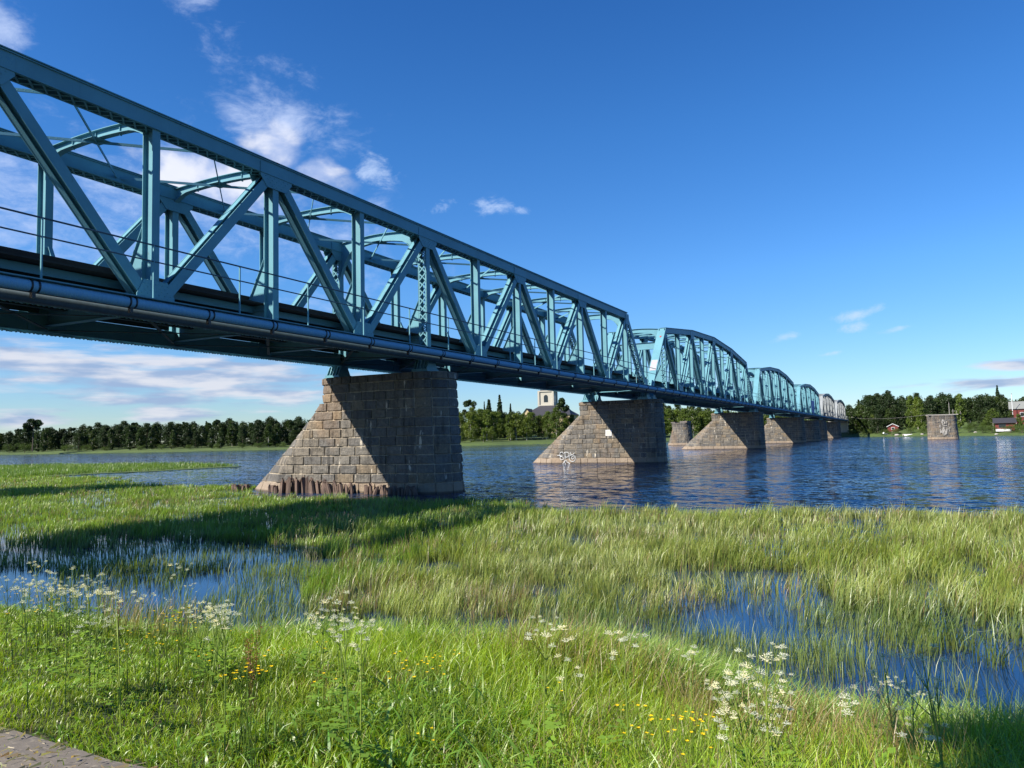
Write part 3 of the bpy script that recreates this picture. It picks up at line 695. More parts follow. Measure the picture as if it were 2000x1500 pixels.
# flat continuous truss over the first pier
P0 = 11.03; S0 = PY[0]-3.5*P0
bots = [0.0]+[P0*(k+1.0) for k in range(6)]+[7*P0]; bots = [k*P0 for k in range(8)]
tops = [((k+0.5)*P0, 13.83) for k in range(7)]
build_span('nearest flat-topped blue-green truss span passing over the first pier', S0, 7*P0, bots, tops, [0.35, 3.5*P0, 7*P0-0.15], {3.5*P0}, False, True)
PC = 12.05; hts = [14.02, 15.12, 15.58, 15.2, 14.1]
curved = [13.98, 15.10, 15.55, 15.10, 14.0]
botc = [0]+[11.5+PC*k for k in range(4)]+[59.3]; topc = [(5.55+PC*k, curved[k]) for k in range(5)]
CS = [PY[k]+0.85 for k in range(1, 6)]
c0 = build_span('first arched blue-green truss span, right behind the flat-topped span', CS[0], 59.3, botc, topc, [0.15, 59.15], {topc[0][0]}, True, False)
# paper notice and a small red mark on its plated end post
A = Vector((0, 0, 7.18)); B = Vector((0, topc[0][0], curved[0]-0.3)); a_ = (B-A).normalized(); u_ = Vector((0, -a_.z, a_.y))
nb = MB(); c_ = A.lerp(B, 0.36)+u_*0.292; nb.beam(c_-a_*0.75, c_+a_*0.75, 0.66, 0.012); nb.build('notice', M['pinknote'], c0)
nb = MB(); c_ = A.lerp(B, 0.85)+u_*0.295+Vector((0.05, 0, 0)); nb.prism([c_+a_*0.12+Vector((-.13, 0, 0)), c_+a_*0.12+Vector((.13, 0, 0)), c_-a_*0.15], u_*0.01); nb.build('red_mark', M['redmark'], c0)
labs = ['second arched blue-green truss span, between the third and fourth piers', 'third arched blue-green truss span, with a blue tarpaulin hung on its side',
        'grey unpainted arched truss span, nearer of the two grey ones', 'grey unpainted arched truss span, farthest one against the trees']
c0kids = [k for k in KIDS[c0.name] if k.name.split('.')[0] in ('notice', 'red_mark')]
saved = KIDS[c0.name]; KIDS[c0.name] = [k for k in saved if k not in c0kids]
for k in range(4):
    c = copy_tree(c0, None, {'teal_paint': M['grey_steel']} if k >= 2 else None); c.location = (0, CS[k+1], 0); c['label'] = labs[k]
KIDS[c0.name] = saved
# blue tarpaulin on the third arched span
b = MB(); n = 8; r = random.Random(2); vs = []
for j in range(5):
    for i in range(n+1): vs.append((0.62+0.12*math.sin(i*1.7+j)+0.04*j, i*1.0, 3.4-j*0.85+0.15*math.sin(i*1.1)))
fs = [(j*(n+1)+i, j*(n+1)+i+1, (j+1)*(n+1)+i+1, (j+1)*(n+1)+i) for j in range(4) for i in range(n)]
b.add(vs, fs); o = b.build('tarpaulin', M['blue_tarp'], loc=(0.3, CS[2]+23, 7.6)); tag(o, 'blue tarpaulin hanging over the railing of the third arched span', 'tarpaulin')
# near abutment and end of the bridge on the far shore
b = MB(); b.box(-7.2, -9.0, -1.0, 1.6, -5.6, 6.1); b.box(-7.2, -9.0, 6.1, 1.6, -6.6, 7.6); o = b.build('bridge_abutment', M['concrete']); tag(o, 'concrete abutment carrying the near end of the railway bridge', 'abutment')
b = MB(); ye = CS[4]+59.3; b.box(-7.5, ye-0.9, 0.0, 1.0, ye+3, 6.1); b.box(-7.5, ye+0.8, 6.1, 1.0, ye+3, 8.0); o = b.build('bridge_abutment', M['concrete']); tag(o, 'concrete abutment at the far end of the railway bridge under the trees', 'abutment')
b = MB(); b.tube([(1.2, ye-6, 0.5), (1.2, ye-6, 6.9)], 0.35, 10); b.box(0.5, ye-6.7, 0.2, 1.9, ye-5.3, 0.9); o = b.build('support_column', M['concrete']); tag(o, 'pale concrete column holding up the pipe at the far end of the bridge', 'column')
# pipes along the walkway
b = MB(); ya, yb = S0-1, ye; n = 60; b.tube([(1.36, ya+(yb-ya)*i/n, 7.03+0.012*math.sin(i*1.3)) for i in range(n+1)], 0.165, 20)
pipe = b.build('pipe', M['pipe'], smooth=True); tag(pipe, 'long pale blue insulated pipe running below the railing of the bridge', 'pipe')
strap = MB()
for q in (-0.1, 0.1): strap.tube([(1.36, q-0.025, 7.03), (1.36, q+0.025, 7.03)], 0.185, 18)
strap.box(1.30, -0.05, 6.70, 1.42, 0.05, 6.87)
sm_ = None; rest = MB()
for k in range(130):
    y = 12.49-2.95*5+2.95*k
    if y > ye: break
    if k < 95:
        if sm_ is None: sm_ = strap.build('strap', M['black'], pipe); sm_.location = (0, y, 0)
        else: c = sm_.copy(); COL.objects.link(c); c.location = (0, y, 0)
    else: rest.add([(v[0], v[1]+y, v[2]) for v in strap.v], strap.f)
if rest.v: o = rest.build('far_straps', M['black'], pipe); o['kind'] = 'stuff'
b = MB(); b.tube([(0.86, S0, 6.80), (0.86, ye, 6.80)], 0.15, 14); o = b.build('pipe', M['rail_paint'], smooth=True); tag(o, 'darker lower pipe under the walkway, shaded behind the pale insulated pipe', 'pipe')
# cable from the far bridge end to the lone pier
b = MB(); A = Vector((3.0, ye-10, 8.3)); zt = height_at(1836, 811, 187.0); B_ = at(1812, 187.0, zt+0.25)
b.tube([A.lerp(B_, t)-Vector((0, 0, 3.2*t*(1-t))) for t in np.linspace(0, 1, 16)], 0.022, 5); tag(b.build('cable', M['concrete']), 'thin cable slung from the far bridge end to the lone pier', 'cable')
# ------------------------------------------------------------------ trees
def crown_mesh(seed, kind, h):
    """crown made of many leaf-sized faces gathered in clumps on limbs"""
    r = np.random.default_rng(seed); cl = []
    if kind in ('broad', 'dark'):
        z0 = h*r.uniform(0.03, 0.10); w = h*r.uniform(0.20, 0.28); n = 60
        for k in range(n):
            t = r.uniform(0, 1)**0.85; z = z0+(h-z0)*t; ww = w*(min(1.0, 0.45+2.2*t))*(1-t**2.6)**0.7
            a = r.uniform(0, 6.28); q = ww*math.sqrt(r.uniform(0.15, 1)); cl.append((q*math.cos(a), q*math.sin(a), z, h*r.uniform(0.045, 0.085)))
    elif kind in ('column', 'darkcolumn'):
        z0 = h*0.08; w = h*0.17; n = 46
        for k in range(n):
            t = r.uniform(0, 1); z = z0+(h-z0)*t; ww = w*(1-t**2.2)**0.8*min(1, 0.5+2*t)
            a = r.uniform(0, 6.28); q = ww*math.sqrt(r.uniform(0.1, 1)); cl.append((q*math.cos(a), q*math.sin(a), z, h*r.uniform(0.04, 0.07)))
    elif kind == 'spruce':
        z0 = h*0.06; n = 60
        for k in range(n):
            t = (k+0.5)/n; z = z0+(h-z0)*t; ww = h*0.16*(1-t)**0.85*r.uniform(0.75, 1.1); a = k*2.4
            cl.append((ww*0.65*math.cos(a), ww*0.65*math.sin(a), z, max(0.12, ww*0.55)))
    elif kind == 'pine':
        z0 = h*0.55; n = 22
        for k in range(n):
            t = r.uniform(0, 1); z = z0+(h-z0)*t; ww = h*0.17*math.sin(math.pi*(0.2+0.7*t)); a = r.uniform(0, 6.28); q = ww*math.sqrt(r.uniform(0.1, 1))
            cl.append((q*math.cos(a), q*math.sin(a), z, h*r.uniform(0.03, 0.06)))
    else:
        n = 16
        for k in range(n):
            a = r.uniform(0, 6.28); q = h*0.55*math.sqrt(r.uniform(0, 1)); cl.append((q*math.cos(a), q*math.sin(a), h*r.uniform(0.25, 0.85), h*r.uniform(0.14, 0.24)))
    V = []; C = []
    per = 4600//len(cl)
    for (x, y, z, cr) in cl:
        p = r.normal(0, 1, (per, 3)); p /= np.linalg.norm(p, axis=1)[:, None]; p *= (r.uniform(0.35, 1.0, (per, 1))**0.6)*cr*1.5; p[:, 2] *= 0.8
        c = p+np.array([x, y, z]); u = r.normal(0, 1, (per, 3)); u /= np.linalg.norm(u, axis=1)[:, None]; w = np.cross(u, r.normal(0, 1, (per, 3))); w /= np.linalg.norm(w, axis=1)[:, None]
        s = r.uniform(0.011, 0.020, (per, 1))*h**0.75*2.1
        V.append(np.stack([c-u*s, c+w*s*0.6, c+u*s, c-w*s*0.6], 1).reshape(-1, 3))
        tone = r.uniform(0.75, 1.25); C.append(np.repeat(tone*r.uniform(0.8, 1.2, (per, 1)), 4, 0))
    V = np.concatenate(V); C = np.concatenate(C)
    base = {'dark': (0.026, 0.046, 0.015), 'darkcolumn': (0.040, 0.068, 0.018), 'broad': (0.085, 0.125, 0.020), 'column': (0.095, 0.14, 0.022), 'spruce': (0.022, 0.046, 0.018), 'pine': (0.030, 0.055, 0.020), 'shrub': (0.065, 0.105, 0.02)}[kind]  # dark kinds: shade over the far woods is put into the leaf green
    CC = np.c_[C*np.array(base), np.ones(len(C))]
    me = np_mesh('crown', V, np.arange(len(V)).reshape(-1, 4), CC); me.materials.append(M['leaf'])
    return me, cl
def trunk_mesh(seed, kind, h, cl, mat):
    r = random.Random(seed); b = MB(); top = {'dark': 0.8, 'darkcolumn': 0.85, 'broad': 0.8, 'column': 0.85, 'spruce': 0.97, 'pine': 0.92, 'shrub': 0.5}[kind]*h; R = h*0.012 if kind != 'shrub' else h*0.03
    b.tube([(0, 0, -0.3), (r.uniform(-.01, .01)*h, 0, top*0.4), (r.uniform(-.02, .02)*h, r.uniform(-.02, .02)*h, top)], [R, R*0.75, R*0.2], 7)
    for k in range(min(len(cl), 12)):
        x, y, z, cr = cl[k*len(cl)//12 if len(cl) >= 12 else k]; b.tube([(0, 0, max(0.1*h, z-0.12*h)), (x*0.5, y*0.5, z-0.05*h), (x, y, z)], [R*0.4, R*0.25, R*0.08], 5)
    me = bpy.data.meshes.new('trunk'); me.from_pydata(b.v, [], b.f); me.materials.append(mat); return me
PROTO = {}
for kind, n, mats in (('dark', 5, 'bark'), ('darkcolumn', 3, 'birch'), ('broad', 5, 'birch'), ('column', 3, 'birch'), ('spruce', 3, 'bark'), ('pine', 3, 'bark'), ('shrub', 2, 'bark')):
    for k in range(n):
        cm, cl = crown_mesh(100+k*7+len(kind), kind, 10.0); tm = trunk_mesh(k, kind, 10.0, cl, M[mats]); PROTO.setdefault(kind, []).append((cm, tm))
def plant_tree(kind, loc, h, label, group=None, cat='tree', name='tree', var=None, wide=1.0, lean=0.0):
    cm, tm = PROTO[kind][var if var is not None else rng.randrange(len(PROTO[kind]))]
    e = empty(name, loc, rng.uniform(0, 6.28)); s = h/10.0; e.scale = (s*wide, s*wide, s)
    if lean: e.rotation_euler = (lean, 0, rng.uniform(0, 6.28))
    for nm, me in (('crown', cm), ('trunk', tm)):
        o = bpy.data.objects.new(nm, me); COL.objects.link(o); o.parent = e
    tag(e, label, cat, group); return e
def row(px0, px1, n, off0, off1, hpx_fn, kinds, label, group, name='forest_tree', wide=(0.9, 1.25)):
    for k in range(n):
        px = px0+(px1-px0)*(k+rng.uniform(0.1, 0.9))/n; off = rng.uniform(off0, off1); dp = shore_depth(px)+off
        z = bank_h(px, off); top = hpx_fn(px)+rng.uniform(-3, 5); zt = height_at(px, top, dp); h = max(2.5, zt-z)
        plant_tree(rng.choice(kinds), tuple(at(px, dp, z-0.1)), h, label, group, name=name, wide=rng.uniform(*wide))
fl = lambda xs_, ys_: (lambda px: float(np.interp(px, xs_, ys_)))
# left bank wood
Ltop = fl([-200, 0, 50, 75, 120, 200, 300, 400, 480, 560, 620], [845, 844, 838, 834, 836, 828, 826, 824, 819, 818, 816])
row(-160, 640, 38, 45, 75, Ltop, ['dark', 'dark', 'pine', 'spruce'], 'dark tall tree in the back rows of the far left wood', 'back rows of the left bank wood')
row(-160, 640, 40, 26, 42, lambda p: Ltop(p)+5, ['dark', 'dark', 'darkcolumn'], 'dark leafy tree in the middle of the far left wood', 'middle rows of the left bank wood', wide=(1.0, 1.4))
row(-160, 640, 30, 16, 24, lambda p: Ltop(p)+14, ['dark', 'darkcolumn', 'darkcolumn'], 'smaller tree at the front edge of the far left wood', 'front edge of the left bank wood')
row(-160, 640, 16, 12, 16, lambda p: 868, ['shrub'], 'low bush at the foot of the far left wood', 'bushes of the left bank', 'bush', wide=(1.0, 1.5))
plant_tree('pine', tuple(at(66, 400, 2)), height_at(66, 820, 400)-2, 'broad-crowned pine rising highest above the left end of the left bank wood', name='pine_tree', wide=1.6, var=0)
# middle bank, in front of the church
Mtop = fl([600, 880, 905, 960, 1000, 1060, 1100, 1300, 1340, 1400, 1460, 1640], [812, 810, 800, 797, 804, 812, 806, 792, 792, 796, 800, 815])
row(640, 1040, 24, 42, 60, lambda p: Mtop(p)+1, ['broad', 'broad', 'dark'], 'tree in the back rows of the green wood between the first two piers', 'back rows of the middle bank wood')
row(640, 1120, 24, 22, 34, lambda p: Mtop(p)+7, ['broad', 'broad', 'broad', 'column'], 'sunlit green birch on the lawn between the first two piers', 'sunlit birches of the middle bank', name='birch_tree', wide=(1.0, 1.25))
row(860, 1000, 6, 14, 20, lambda p: 832, ['column', 'broad'], 'young narrow tree at the edge of the lawn between the first two piers', 'young trees of the middle bank', name='young_tree')
row(1230, 1660, 30, 60, 95, lambda p: Mtop(p), ['dark', 'dark', 'darkcolumn', 'spruce'], 'green tree in the back of the wood seen under the arched spans', 'back rows of the wood behind the arched spans')
row(1230, 1660, 30, 16, 50, lambda p: Mtop(p)+10, ['broad', 'broad', 'column'], 'leafy green tree at the front of the wood seen under the arched spans', 'front rows of the wood behind the arched spans', wide=(1.0, 1.4))
plant_tree('broad', tuple(at(1085, 343, 2.2)), height_at(1085, 800, 343)-2, 'rounded bright birch left of the second pier in front of the church', name='birch_tree', wide=1.15, var=1)
plant_tree('pine', tuple(at(916, 365, 2.6)), height_at(916, 781, 365)-2.6, 'ragged pine standing clear above the wood just right of the first pier', name='pine_tree', wide=1.0, var=1)
plant_tree('spruce', tuple(at(945, 370, 2.6)), height_at(945, 785, 370)-2.6, 'thin bare-stemmed spruce between the ragged pine and the pair of dark spruces', name='spruce_tree', wide=0.45)
plant_tree('spruce', tuple(at(954, 370, 2.6)), height_at(954, 781, 370)-2.6, 'short dark spruce left of the tallest pointed spruce', name='spruce_tree', wide=1.2)
plant_tree('spruce', tuple(at(975, 368, 2.6)), height_at(975, 772, 368)-2.6, 'tallest pointed spruce above the wood between the first two piers', name='spruce_tree', wide=0.85)
plant_tree('spruce', tuple(at(996, 370, 2.6)), height_at(996, 789, 370)-2.6, 'small spruce tip above the wood left of the church', name='spruce_tree', wide=0.7)
plant_tree('pine', tuple(at(1096, 356, 2.6)), height_at(1096, 780, 356)-2.6, 'dark pine in front of the church roof right of the tower', name='pine_tree', wide=0.9, var=2)
# right bank wood
Rtop = fl([1640, 1656, 1680, 1700, 1720, 1750, 1790, 1830, 1850, 1880, 1920, 1950, 1980, 2010, 2200], [800, 790, 776, 769, 765, 770, 773, 770, 768, 775, 765, 772, 778, 772, 765])
row(1652, 2300, 34, 62, 90, Rtop, ['dark', 'pine', 'dark', 'spruce', 'dark'], 'dark tree in the back rows of the wood on the right bank', 'back rows of the right bank wood')
row(1655, 2300, 32, 38, 56, lambda p: Rtop(p)+7, ['dark', 'dark', 'darkcolumn'], 'dark green tree in the middle of the right bank wood', 'middle rows of the right bank wood', wide=(1.0, 1.4))
row(1665, 1770, 9, 14, 30, lambda p: 795, ['dark', 'darkcolumn', 'dark'], 'dark leafy tree low on the right bank left of the slim birches', 'front trees of the right bank', wide=(1.1, 1.5))
row(1845, 2300, 16, 16, 30, lambda p: 803, ['dark', 'darkcolumn', 'dark'], 'dark leafy tree in the front row right of the lone pier', 'front row right of the lone pier', wide=(1.1, 1.5))
row(1650, 2200, 20, 3, 7, lambda p: 840, ['shrub'], 'low waterside bush on the right bank', 'waterside bushes of the right bank', 'bush', wide=(1.0, 1.5))
row(1650, 1740, 7, 6, 18, lambda p: 815, ['dark', 'darkcolumn'], 'leafy tree at the water edge beside the far end of the bridge', 'waterside trees at the bridge end', wide=(1.2, 1.5))
for px, top, lb in [(1776, 775, 'cluster of slim birches with pale trunks left of the lone pier'), (1788, 778, 'slim birch with a pale trunk close to the lone pier on its left'), (1795, 782, 'shorter slim birch just left of the lone pier'), (1872, 772, 'birch with a long bare white trunk right of the lone pier')]:
    off = 20; dp = shore_depth(px)+off; z = bank_h(px, off); plant_tree('column', tuple(at(px, dp, z)), height_at(px, top, dp)-z, lb, name='birch_tree', var=1, wide=0.8)
off = 70; dp = shore_depth(1947)+off
plant_tree('spruce', tuple(at(1947, dp, bank_h(1947, off))), height_at(1947, 753, dp)-bank_h(1947, off), 'pointed spruce rising above the right bank wood', name='spruce_tree', wide=0.8)
for px, top, lb, w in [(1900, 824, 'rounded bush on the grass right of the lone pier', 1.3), (1925, 822, 'grey-green bush left of the red boathouse', 1.5), (1934, 800, 'round leafy tree beside the red boathouse', 1.3), (1985, 810, 'leafy tree in front of the red house on the right edge', 1.0), (1700, 812, 'bushy tree left of the small red cabin', 0.8)]:
    off = 12; dp = shore_depth(px)+off; z = bank_h(px, off); plant_tree('shrub' if top > 815 else 'broad', tuple(at(px, dp, z)), height_at(px, top, dp)-z, lb, name='bush' if top > 815 else 'tree', cat='bush' if top > 815 else 'tree', wide=w)
# trees of the near left shore, outside the frame, that throw the long shadow across the meadow
for dx, dy, h in [(-36.5, 15.5, 19), (-41.5, 13.2, 17), (-33.2, 12.2, 15)]:
    plant_tree('broad', (dx, dy, 0.3), h, 'tall birch on the near shore left of the picture', 'birches on the near left shore', name='birch_tree')
# small tree behind the viewer, outside the frame, that shades the corner of the bank
t_ = 11.0; q = np.array([23.85, 4.75]); sc = q-t_*np.array([0.579, 0.815])
plant_tree('pine', (sc[0], sc[1], 1.0), 10.8, 'young pine growing behind the viewer', name='pine_tree', wide=0.9, var=2)
for px, top, off in [(1003, 812, 30), (1020, 809, 34), (1036, 808, 30), (1052, 812, 33), (1068, 806, 32), (1101, 808, 36), (1115, 812, 38), (1128, 815, 40)]:
    dp = shore_depth(px)+off; z = bank_h(px, off); plant_tree('broad', tuple(at(px, dp, z)), height_at(px, top, dp)-z, 'leafy birch in the row screening the church', 'birches screening the church', name='birch_tree', wide=1.05)
# the dense interior of the woods, behind the trees one can tell apart
def forest_mass():
    r = np.random.default_rng(5); V = []; C = []
    for px0, px1, n, o0, o1, tf, base in ((-170, 650, 900, 40, 80, lambda p: Ltop(p)+6, (0.024, 0.042, 0.014)), (640, 1010, 380, 40, 62, lambda p: Mtop(p)+6, (0.05, 0.08, 0.018)), (1225, 1660, 700, 55, 95, lambda p: Mtop(p)+8, (0.05, 0.08, 0.018)), (1650, 2320, 900, 50, 88, lambda p: Rtop(p)+10, (0.024, 0.042, 0.014))):
        for k in range(n):
            px = r.uniform(px0, px1); off = r.uniform(o0, o1); dp = shore_depth(px)+off; z0 = bank_h(px, off); zt = height_at(px, tf(px), dp); z = z0+(zt-z0)*r.uniform(0.03, 0.97)
            c0_ = np.array(at(px, dp, z)); m = 70; p = r.normal(0, 1, (m, 3)); p /= np.linalg.norm(p, axis=1)[:, None]; c = c0_+p*np.array([2.6, 2.6, 1.9])*r.uniform(0.4, 1, (m, 1))
            u = r.normal(0, 1, (m, 3)); u /= np.linalg.norm(u, axis=1)[:, None]; w = np.cross(u, r.normal(0, 1, (m, 3))); w /= np.linalg.norm(w, axis=1)[:, None]; s_ = r.uniform(0.25, 0.5, (m, 1))
            V.append(np.stack([c-u*s_, c+w*s_*.6, c+u*s_, c-w*s_*.6], 1).reshape(-1, 3)); t = r.uniform(.75, 1.25); C.append(np.c_[np.tile(np.array(base)*t, (m*4, 1)), np.ones(m*4)])
    V = np.concatenate(V); me = np_mesh('forest', V, np.arange(len(V)).reshape(-1, 4), np.concatenate(C)); tag(link('forest', me, M['leaf']), 'dense dark interior of the woods along the far banks', 'forest', kind='stuff')
forest_mass()
# ------------------------------------------------------------------ church
d_ = 455.0; a = at(1069, d_); zb = 5.0; ch = empty('church', (a.x, a.y, 0), YAW-0.30); tag(ch, 'cream church with dark roofs and a white tower behind the birches', 'church')
k_ = d_/FPX; H = lambda py: height_at(1069, py, d_)
zt0 = H(791); zt1 = H(766); zr = H(806)
b = MB(); tw = 14.2*k_; b.box(-tw, -tw, zb, tw, tw, zt1); b.m = 0; b.box(-tw-.5, -tw-.5, zt1, tw+.5, tw+.5, zt1+0.7); b.box(-tw-.6, -tw-.6, zt0-0.9, tw+.6, tw+.6, zt0-.1)
for sx in (-1, 1):
    for sy in (-1, 1): b.box(sx*tw-0.55, sy*tw-0.55, zt0, sx*tw+0.55, sy*tw+0.55, zt1-0.002)
b.build('tower', M['whiterender'], ch)
for dx, dy in ((0, -1), (1, 0), (-1, 0)):
    f = MB(); w = 1.25; z0, z1 = zt0+1.4, zt1-1.8
    pts = [(-w, z0), (w, z0), (w, z1-w)]+[(w*math.cos(t), z1-w+w*math.sin(t)) for t in np.linspace(0.3, 2.84, 6)]+[(-w, z1-w)]
    if dy: f.prism([(x, -tw-0.04, z) for x, z in pts], (0, 0.06, 0))
    else: f.prism([(dx*(tw+0.04), x, z) for x, z in pts], (-dx*0.06, 0, 0))
    f.build('belfry_window', M['glass'], ch)
b = MB(); n = 12
rings = [(tw+0.4, zt1+0.7), (tw*0.95, zt1+2.3), (tw*0.6, zt1+3.6), (tw*0.35, zt1+4.4), (tw*0.33, zt1+7.0), (tw*0.45, zt1+7.2), (tw*0.3, zt1+9.0), (0.12, zt1+10.6)]
vs = [(q_*math.cos(6.283*i/n), q_*math.sin(6.283*i/n), z) for q_, z in rings for i in range(n)]
b.add(vs, [(l*n+i, l*n+(i+1) % n, (l+1)*n+(i+1) % n, (l+1)*n+i) for l in range(len(rings)-1) for i in range(n)]); b.build('cupola', M['roofdark'], ch)
def house(parent, cx, cy, lx, ly, z0, ze, zr, wall, roof, ov=0.5, hip=False, axis='x'):
    b = MB(); b.box(cx-lx, cy-ly, z0, cx+lx, cy+ly, ze)
    if not hip:
        if axis == 'x':
            for s in (-1, 1): b.prism([(cx+s*(lx-0.05), cy-ly, ze), (cx+s*(lx-0.05), cy+ly, ze), (cx+s*(lx-0.05), cy, zr-0.1)], (s*0.05, 0, 0))
        else:
            for s in (-1, 1): b.prism([(cx-lx, cy+s*(ly-0.05), ze), (cx+lx, cy+s*(ly-0.05), ze), (cx, cy+s*(ly-0.05), zr-0.1)], (0, s*0.05, 0))
    b.build('wall', wall, parent); b = MB(); o_ = ov
    if hip: b.add([(cx-lx-o_, cy-ly-o_, ze), (cx+lx+o_, cy-ly-o_, ze), (cx+lx+o_, cy+ly+o_, ze), (cx-lx-o_, cy+ly+o_, ze), (cx-lx*0.45, cy, zr), (cx+lx*0.45, cy, zr)], [(0, 1, 5, 4), (2, 3, 4, 5), (1, 2, 5), (3, 0, 4), (0, 3, 2, 1)])
    elif axis == 'x':
        for s in (-1, 1):
            b.prism([(cx-lx-o_, cy+s*(ly+o_), ze-o_*(zr-ze)/ly), (cx+lx+o_, cy+s*(ly+o_), ze-o_*(zr-ze)/ly), (cx+lx+o_, cy, zr), (cx-lx-o_, cy, zr)], (0, 0, 0.14))
    else:
        for s in (-1, 1):
            b.prism([(cx+s*(lx+o_), cy-ly-o_, ze-o_*(zr-ze)/lx), (cx+s*(lx+o_), cy+ly+o_, ze-o_*(zr-ze)/lx), (cx, cy+ly+o_, zr), (cx, cy-ly-o_, zr)], (0, 0, 0.14))
    b.build('roof', roof, parent)
def win(parent, x0, z0, x1, z1, y, frame=None):
    b = MB(); b.box(x0-.1, y-0.07, z0-.1, x1+.1, y-0.0, z1+.1); f = b.build('window', frame or M['white'], parent)
    b = MB(); b.box(x0, y-0.09, z0, x1, y-0.072, z1); b.build('pane', M['glass'], f)
house(ch, 3, -5, 48*k_, 9, zb, H(813), H(793), M['cream'], M['roofdark'], 0.8, True)
house(ch, -27*k_, -12, 11*k_, 5.5, zb, H(813), H(799), M['cream'], M['roofdark'], 0.6, False, 'y')
house(ch, 44*k_, -10, 12*k_, 7, zb, H(813), H(800), M['cream'], M['roofdark'], 0.6, True)
# ------------------------------------------------------------------ right bank buildings
def building(px, off, name, label, cat, rot=0.0):
    dp = shore_depth(px)+off; z = bank_h(px, off); a = at(px, dp, z-0.1); e = empty(name, tuple(a), YAW*0.0+rot); tag(e, label, cat); return e, dp/FPX
e, k_ = building(1740, 14, 'cabin', 'small red cabin with white trimmed gable and dark roof on the right bank', 'cabin', -0.08)
house(e, 0, 0, 1.9, 2.2, 0, 2.1, 3.1, M['red_wood'], M['roofdark'], 0.35, False, 'y'); win(e, -0.5, 0.9, 0.5, 1.6, -2.2)
b = MB(); b.beam((-2.2, -2.6, 1.95), (0, -2.6, 3.12), 0.12, 0.18, (0, 1, 0)); b.beam((2.2, -2.6, 1.95), (0, -2.6, 3.12), 0.12, 0.18, (0, 1, 0)); b.build('barge_board', M['white'], e)
e, k_ = building(1725, 17, 'shed', 'long low grey-blue shed behind the small red cabin', 'shed', -0.08); house(e, 0, 0, 3.2, 1.8, 0, 1.9, 2.9, M['roofgrey'], M['roofdark'], 0.3)
e, k_ = building(1957, 9, 'boathouse', 'red boathouse with a dark roof and white base by the right shore', 'boathouse', -0.1)
house(e, 0, 0, 2.6, 2.2, 0.2, 2.9, 4.1, M['red_wood'], M['roofdark'], 0.6); win(e, -1.6, 1.2, 0.2, 2.3, -2.2, M['bark'])
b = MB(); b.box(-2.5, -2.7, 0, 1.6, -2.25, 0.75); b.build('plinth', M['white'], e)
e, k_ = building(1987, 32, 'house', 'tall red house with grey roof and white window at the right edge', 'house', -0.1)
house(e, 0, 0, 2.6, 3, 0, 5.4, 7.6, M['red_wood'], M['roofgrey'], 0.4); win(e, 0.2, 2.6, 1.1, 3.9, -3.0)
e, k_ = building(1974, 26, 'flagpole', 'white flagpole in front of the red house', 'flagpole'); h = height_at(1974, 770, shore_depth(1974)+26)-e.location.z
b = MB(); b.tube([(0, 0, 0), (0, 0, h)], [0.13, 0.08], 8); b.build('pole', M['white'], e); b = MB(); b.tube([(0, 0, h), (0, 0, h+0.3)], [0.16, 0.05], 8); b.build('finial', M['track'], e)
e, k_ = building(1980, 20, 'utility_pole', 'low wooden pole standing beside the flagpole', 'pole'); b = MB(); b.tube([(0, 0, 0), (0, 0, 3.4)], [0.12, 0.09], 7); b.build('post', M['concrete'], e); b = MB(); b.box(-0.5, -.05, 3.1, 0.5, .05, 3.2); b.build('crossarm', M['concrete'], e)
def boat(px, off, name, label, L, rot, mat):
    dp = shore_depth(px)+off; z = bank_h(px, off); a = at(px, dp, z+0.05); b = MB(); n = 8; vs = []
    for i in range(n+1):
        t = i/n; w = 0.62*math.sin(math.pi*(0.12+0.86*t))**0.6 if i < n else 0.03; hh = 0.45+0.2*(2*t-1)**2
        vs += [(-L/2+L*t, -w, hh), (-L/2+L*t, -w*0.55, 0.05), (-L/2+L*t, w*0.55, 0.05), (-L/2+L*t, w, hh)]
    fs = [(4*i+j, 4*i+j+1, 4*i+5+j, 4*i+4+j) for i in range(n) for j in range(3)]+[(0, 3, 2, 1)]; b.add(vs, fs); b.add([(v[0]*0.96, v[1]*0.92, v[2]+0.012) for v in vs], fs)
    e = empty(name, tuple(a), rot); b.build('hull', mat, e); b = MB(); b.box(-0.15, -0.5, 0.36, 0.15, 0.5, 0.40); b.box(-1.15, -0.42, 0.38, -0.9, 0.42, 0.42); b.build('thwart', M['bark'], e); tag(e, label, 'rowing boat'); return e
boat(1726, 3, 'rowing_boat', 'white rowing boat tilted on the grass left of the small red cabin', 4.2, 0.9, M['white']).rotation_euler = (0.5, 0.25, 0.9)
boat(1771, 3, 'rowing_boat', 'pale upturned rowing boat low on the shore right of the small red cabin', 3.6, 0.1, M['white']).rotation_euler = (math.pi*0.95, 0, 0.1)
e, k_ = building(1744, 5, 'jetty', 'small wooden landing stage below the red cabin', 'jetty'); b = MB(); b.box(-1.6, -1.2, 0.9, 1.6, 1.2, 1.0); b.build('planks', M['concrete'], e)
for sx in (-1.5, 1.5):
    for sy in (-1.1, 1.1): b = MB(); b.box(sx-.06, sy-.06, -0.6, sx+.06, sy+.06, 0.9); b.build('post', M['bark'], e)
